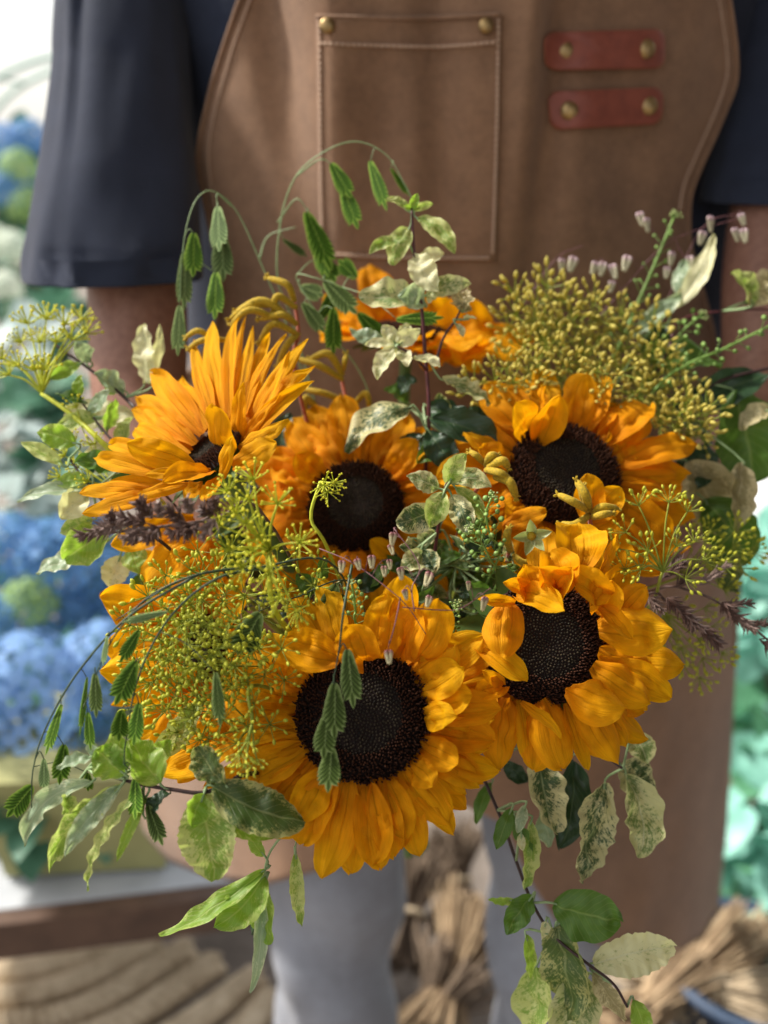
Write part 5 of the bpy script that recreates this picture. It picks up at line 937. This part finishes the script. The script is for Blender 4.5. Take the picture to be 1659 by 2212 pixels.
hydrangea('blue hydrangea heads with one green head behind the front grass arcs', [(110, 1210, 1.75, 95, 'hyd_blue'), (10, 1190, 1.75, 85, 'hyd_blue'), (215, 1260, 1.8, 80, 'hyd_blue'), (65, 1300, 1.7, 60, 'hyd_green'), (5, 1350, 1.7, 75, 'hyd_blue'), (140, 1350, 1.75, 70, 'hyd_blue'), (270, 1340, 1.8, 80, 'hyd_blue'), (180, 1160, 1.85, 70, 'hyd_deep')], [(120, 1300, 1.95, 230, 140, 170)], .3)
hydrangea('far blue and green hydrangeas beside the sleeve at upper left', [(60, 305, 3.2, 46, 'hyd_blue'), (10, 320, 3.2, 50, 'hyd_pale'), (105, 330, 3.3, 44, 'hyd_blue'), (40, 365, 3.1, 42, 'hyd_green'), (100, 395, 3.2, 44, 'hyd_blue'), (10, 415, 3.1, 46, 'hyd_blue'), (60, 450, 3.1, 44, 'hyd_green'), (-30, 370, 3.2, 50, 'hyd_blue'), (110, 455, 3.3, 40, 'hyd_deep')], [(50, 400, 3.4, 130, 110, 130)], 0)
shrub0 = None
hydrangea('far white hydrangeas low beside the sleeve hem', [(25, 540, 2.9, 42, 'hyd_white'), (75, 560, 2.9, 36, 'hyd_white'), (-20, 520, 2.9, 40, 'hyd_white'), (10, 620, 2.8, 36, 'hyd_white')], [(40, 600, 3.0, 110, 60, 60)], 0)
# garden arch of pale iron
A0 = P(-60, 330, 4.2); mb = MB(); th = thing('garden_arch', V((A0.x+.5, A0.y, 0)), 'pale green iron garden arch curving against the white sky at upper left', 'arch')
for dy in (0, .35):
    pts = [V((A0.x-.1+1.3*(1-cos(a))*.5, A0.y+dy, 1.30+.42*sin(a))) for a in [pi*i/10 for i in range(11)]]
    mb = MB(); tube(mb, [V((pts[0].x, pts[0].y, 0))]+pts+[V((pts[-1].x, pts[-1].y, 0))], .014, .014, 8, 50); mb.obj('arch_bar', M['iron'], th)
for k in range(5):
    a = pi*(k+.7)/6; x = A0.x-.1+1.3*(1-cos(a))*.5; z = 1.30+.42*sin(a); mb = MB(); tube(mb, [V((x, A0.y, z)), V((x, A0.y+.35, z))], .008, .008, 6, 2); mb.obj('cross_bar', M['iron'], th)
# bench with grey top and brown edge, straw bundles on the shelf below
def box(mb, c, hx, hy, hz, rot=0, bev=.0):
    q = Matrix.Rotation(rot, 3, 'Z'); vs = [c+q @ V((sx*hx, sy*hy, sz*hz)) for sz in (-1, 1) for sy in (-1, 1) for sx in (-1, 1)]
    mb.add(vs, [(0, 2, 3, 1), (4, 5, 7, 6), (0, 1, 5, 4), (2, 6, 7, 3), (0, 4, 6, 2), (1, 3, 7, 5)])
E0 = P(-20, 1985, 1.40); E1 = P(545, 1915, 1.52); hz_ = E0.z; E1 = CAM+rayd(545, 1915)*((hz_-CAM.z)/rayd(545, 1915).z); dr = (E1-E0); ang = atan2(dr.y, dr.x); L_ = dr.length
bn = V((-sin(ang), cos(ang), 0)); du = dr.normalized(); bc = E0.lerp(E1, .2)+bn*.32
th = thing('display_bench', V((bc.x, bc.y, 0)), 'low display bench with grey top and thick dark brown front edge at left', 'bench')
mb = MB(); box(mb, bc+V((0, 0, .004)), L_*.85, .32, .010, ang); mb.obj('bench_top', M['benchtop'], th, False)
mb = MB(); box(mb, bc-bn*.335-V((0, 0, .018)), L_*.85, .014, .030, ang); mb.obj('front_rail', M['wood'], th, False)
for a_, b_ in ((-.8, -.28), (-.8, .28), (.8, .28)):
    mb = MB(); box(mb, V((0, 0, (hz_-.02)/2))+V(((bc+du*L_*a_+bn*b_).x, (bc+du*L_*a_+bn*b_).y, 0)), .025, .025, (hz_-.02)/2, ang); mb.obj('leg', M['wood'], th, False)
# olive crate
cc = bc-bn*.12-du*.05; F0 = P(150, 1895, 1.0); r_ = rayd(165, 1905); F0 = CAM+r_*((hz_+.02-CAM.z)/r_.z)
th = thing('planter_box', F0+V((0, .12, 0)), 'olive green tapered planter box standing on the bench under the hydrangeas', 'planter')
def taper(mb, c, a, b, h, ang, f=1.18, t=.008):
    q = Matrix.Rotation(ang, 3, 'Z'); vs = []
    for (s, z) in ((1, 0), (f, h), (f*.93, h), (.93, .02)):
        for sx, sy in ((-1, -1), (1, -1), (1, 1), (-1, 1)): vs.append(c+q @ V((sx*a*s, sy*b*s, z)))
    fs = [(i*4+k, i*4+(k+1) % 4, (i+1)*4+(k+1) % 4, (i+1)*4+k) for i in range(3) for k in range(4)]+[(3, 2, 1, 0), (12, 13, 14, 15)]
    mb.add(vs, fs)
mb = MB(); taper(mb, F0+V((0, .12, 0)), .115, .10, .17, ang-.1); mb.obj('box_body', M['olivepot'], th, False)
mb = MB(); taper(mb, F0+V((0, .12, .155)), .142, .124, .022, ang-.1, 1.02); mb.obj('rim', M['olivepot'], th, False)
# straw / raffia bundles on the ground
def bundle(label, p0, p1, R, n, seed, mat, fan=1.6, sag=.0, group='raffia bundles on the ground'):
    rg = random.Random(seed); a = V(p0); b = V(p1); D = b-a; x, y, z = axes(D, V((0, 0, 1))); th = thing('raffia_bundle', a.lerp(b, .5), label, 'raffia', group); mb = MB()
    for i in range(n):
        q = sqrt(rg.random())*R; an = rg.uniform(0, 2*pi); o = x*cos(an)*q+y*sin(an)*q; m = a.lerp(b, .45)+o*.55; e = rg.uniform(-.08, .08)
        w_ = V((rg.uniform(-1, 1), rg.uniform(-1, 1), rg.uniform(-.3, 1)))*R*.35
        tube(mb, [a+D*e+o*fan, m, b-D*rg.uniform(-.05, .1)+o*fan+w_], .0035, .002, 3, 6, cap=False)
    o = mb.obj('strands', M[mat], th); o['kind'] = 'stuff'
    mb = MB(); tube(mb, [a.lerp(b, .45)+(x*cos(k*pi/5)+y*sin(k*pi/5))*R*.6 for k in range(11)], .006, .006, 6, 30); mb.obj('binding', M['raffia2'], th)
def G(u, v, z=.05):
    r = rayd(u, v); return CAM+r*((z-CAM.z)/r.z)
k = 0
def rope(label, pts, R, seed):
    th = thing('jute_rope', pts[0].lerp(pts[-1], .5), label, 'rope', 'thick coiled jute ropes on the floor'); C = crom(pts, 120)
    for q in range(3):
        P3 = []
        for i, c in enumerate(C):
            T = (C[min(i+1, 120)]-C[max(i-1, 0)]).normalized(); x, y, _ = axes(T, V((0, 0, 1))); a = i*.42+q*2*pi/3; P3.append(c+(x*cos(a)+y*sin(a))*R*.5)
        mb = MB(); tube(mb, P3, R*.56, R*.56, 8, 120); mb.obj('strand', M['raffia2'], th)
names = ['thick twisted jute rope nearest the bottom left corner', 'jute rope second from the bottom at left', 'jute rope in the middle of the coil at lower left', 'jute rope highest in the coil, just under the bench edge', 'jute rope curving up beside the lit jeans leg', 'jute rope behind the coil under the bench']
for lb, (a, m_1, b) in zip(names, [((60, 2330), (330, 2260), (560, 2110)), ((-150, 2290), (200, 2240), (470, 2080)), ((-150, 2225), (150, 2195), (410, 2050)), ((-150, 2160), (100, 2145), (340, 2040)), ((300, 2330), (470, 2270), (590, 2160)), ((-150, 2105), (60, 2100), (250, 2040))]):
    k += 1; rope(lb, [G(*a, .05), G(*m_1, .06), G(*b, .08)], .024, k)
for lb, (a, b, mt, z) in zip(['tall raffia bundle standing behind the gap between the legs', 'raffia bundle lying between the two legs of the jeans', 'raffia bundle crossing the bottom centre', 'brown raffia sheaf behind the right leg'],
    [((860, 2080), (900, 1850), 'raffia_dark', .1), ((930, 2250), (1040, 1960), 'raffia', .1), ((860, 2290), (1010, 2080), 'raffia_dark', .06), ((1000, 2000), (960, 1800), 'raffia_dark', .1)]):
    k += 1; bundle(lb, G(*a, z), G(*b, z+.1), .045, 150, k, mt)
for lb, (a, b, mt) in zip(['pale raffia bundle at right edge, uppermost of the crossing ones', 'raffia bundle crossing toward the lower right corner', 'raffia bundle under the trailing sprig at bottom right', 'pale raffia bundle in the lower right corner', 'raffia bundle behind the apron hem at right'],
    [((1480, 2180), (1720, 1950), 'raffia2'), ((1330, 2240), (1620, 2010), 'raffia'), ((1360, 2090), (1700, 2190), 'raffia2'), ((1280, 2280), (1500, 2090), 'raffia'), ((1560, 2020), (1760, 1900), 'raffia2')]):
    k += 1; bundle(lb, G(*a, .12), G(*b, .16), .035, 110, k, mt)
# blue tub in the lower right corner
B_ = G(1600, 2240, .02); th = thing('plastic_tub', V((B_.x, B_.y, 0)), 'dark blue plastic tub half hidden by raffia at the lower right corner', 'tub')
mb = MB(); n = 28; vs = []
for (r, z) in ((.10, 0), (.13, .16), (.138, .16), (.138, .175), (.122, .175), (.095, .01)):
    vs += [V((B_.x+r*cos(2*pi*q/n), B_.y+r*sin(2*pi*q/n), z+.002)) for q in range(n)]
mb.add(vs, [(j*n+q, j*n+(q+1) % n, (j+1)*n+(q+1) % n, (j+1)*n+q) for j in range(5) for q in range(n)]+[tuple(range(n-1, -1, -1)), tuple(5*n+q for q in range(n))]); mb.obj('tub_body', M['bluetub'], th)
# aqua leaved shrub at right, pot below
def shrub(label, blobs, mats, base, name='leafy_shrub', group='shrubs at the right edge', L=.09, Wd=.07):
    th = thing(name, V((base.x, base.y, 0)), label, 'shrub', group); rg = random.Random(len(label))
    for i, (u, v, d, ru, rv, n, mt) in enumerate(blobs):
        c = P(u, v, d); s = px(d); mb = MB(); leafcloud(mb, c, (ru*s, ru*s, rv*s), n, rg, L, Wd); o = mb.obj('leaves', M[mt], th); o['kind'] = 'stuff'
        mb = MB(); tube(mb, [c, c.lerp(V((base.x, base.y, 0)), .5), V((base.x, base.y, 0))], .005, .009, 6, 6); mb.obj('stem', M['wood'], th)
shrub('blue green leaved shrub down the right edge behind the apron', [(1680, 1230, 1.75, 70, 60, 26, 'aqua'), (1665, 1340, 1.7, 60, 60, 22, 'aqua'), (1650, 1460, 1.8, 60, 70, 30, 'midleaf'), (1660, 1560, 1.75, 50, 60, 16, 'aqua'), (1640, 1660, 1.8, 60, 60, 26, 'midleaf'), (1625, 1730, 1.65, 26, 26, 5, 'aqua'), (1670, 1800, 1.7, 60, 60, 20, 'aqua'), (1610, 1860, 1.75, 50, 60, 24, 'midleaf'), (1600, 1940, 1.7, 50, 30, 12, 'aqua')], None, P(1700, 1700, 1.8))
W0 = P(1660, 1080, 2.3); th = thing('watering_can', W0, 'white enamel can with a slanted handle half out of frame at right', 'can')
mb = MB(); n = 28; vs = []
for (r, z) in ((.10, -.16), (.115, .0), (.10, .05), (.085, .055), (.09, -.15)): vs += [W0+V((r*cos(2*pi*q/n)+.06, r*sin(2*pi*q/n), z)) for q in range(n)]
mb.add(vs, [(j*n+q, j*n+(q+1) % n, (j+1)*n+(q+1) % n, (j+1)*n+q) for j in range(4) for q in range(n)]+[tuple(range(n-1, -1, -1)), tuple(4*n+q for q in range(n))]); mb.obj('can_body', M['white'], th)
mb = MB(); tube(mb, [W0+V((-.04, 0, .03)), W0+V((-.075, 0, .13)), W0+V((-.03, 0, .17)), W0+V((.06, 0, .06))], .012, .012, 8); mb.obj('handle', M['white'], th)
mb = MB(); box(mb, V((W0.x+.1, W0.y+.05, (W0.z-.17)/2)), .22, .18, (W0.z-.17)/2); t2 = thing('plinth', V((W0.x+.1, W0.y+.05, 0)), 'pale stone plinth under the white can at the right edge', 'plinth'); mb.obj('block', M['benchtop'], t2, False)
shrub('silvery plants on the ground behind the arm at the left edge', [(20, 760, 2.5, 80, 50, 40, 'silverbush'), (90, 860, 2.4, 60, 50, 34, 'bushleaf'), (0, 940, 2.3, 60, 50, 34, 'silverbush'), (120, 1010, 2.3, 70, 40, 34, 'bushleaf'), (30, 1080, 2.2, 90, 30, 40, 'silverbush'), (140, 700, 2.6, 50, 50, 26, 'bushleaf')], None, P(40, 1100, 2.4), group=None)
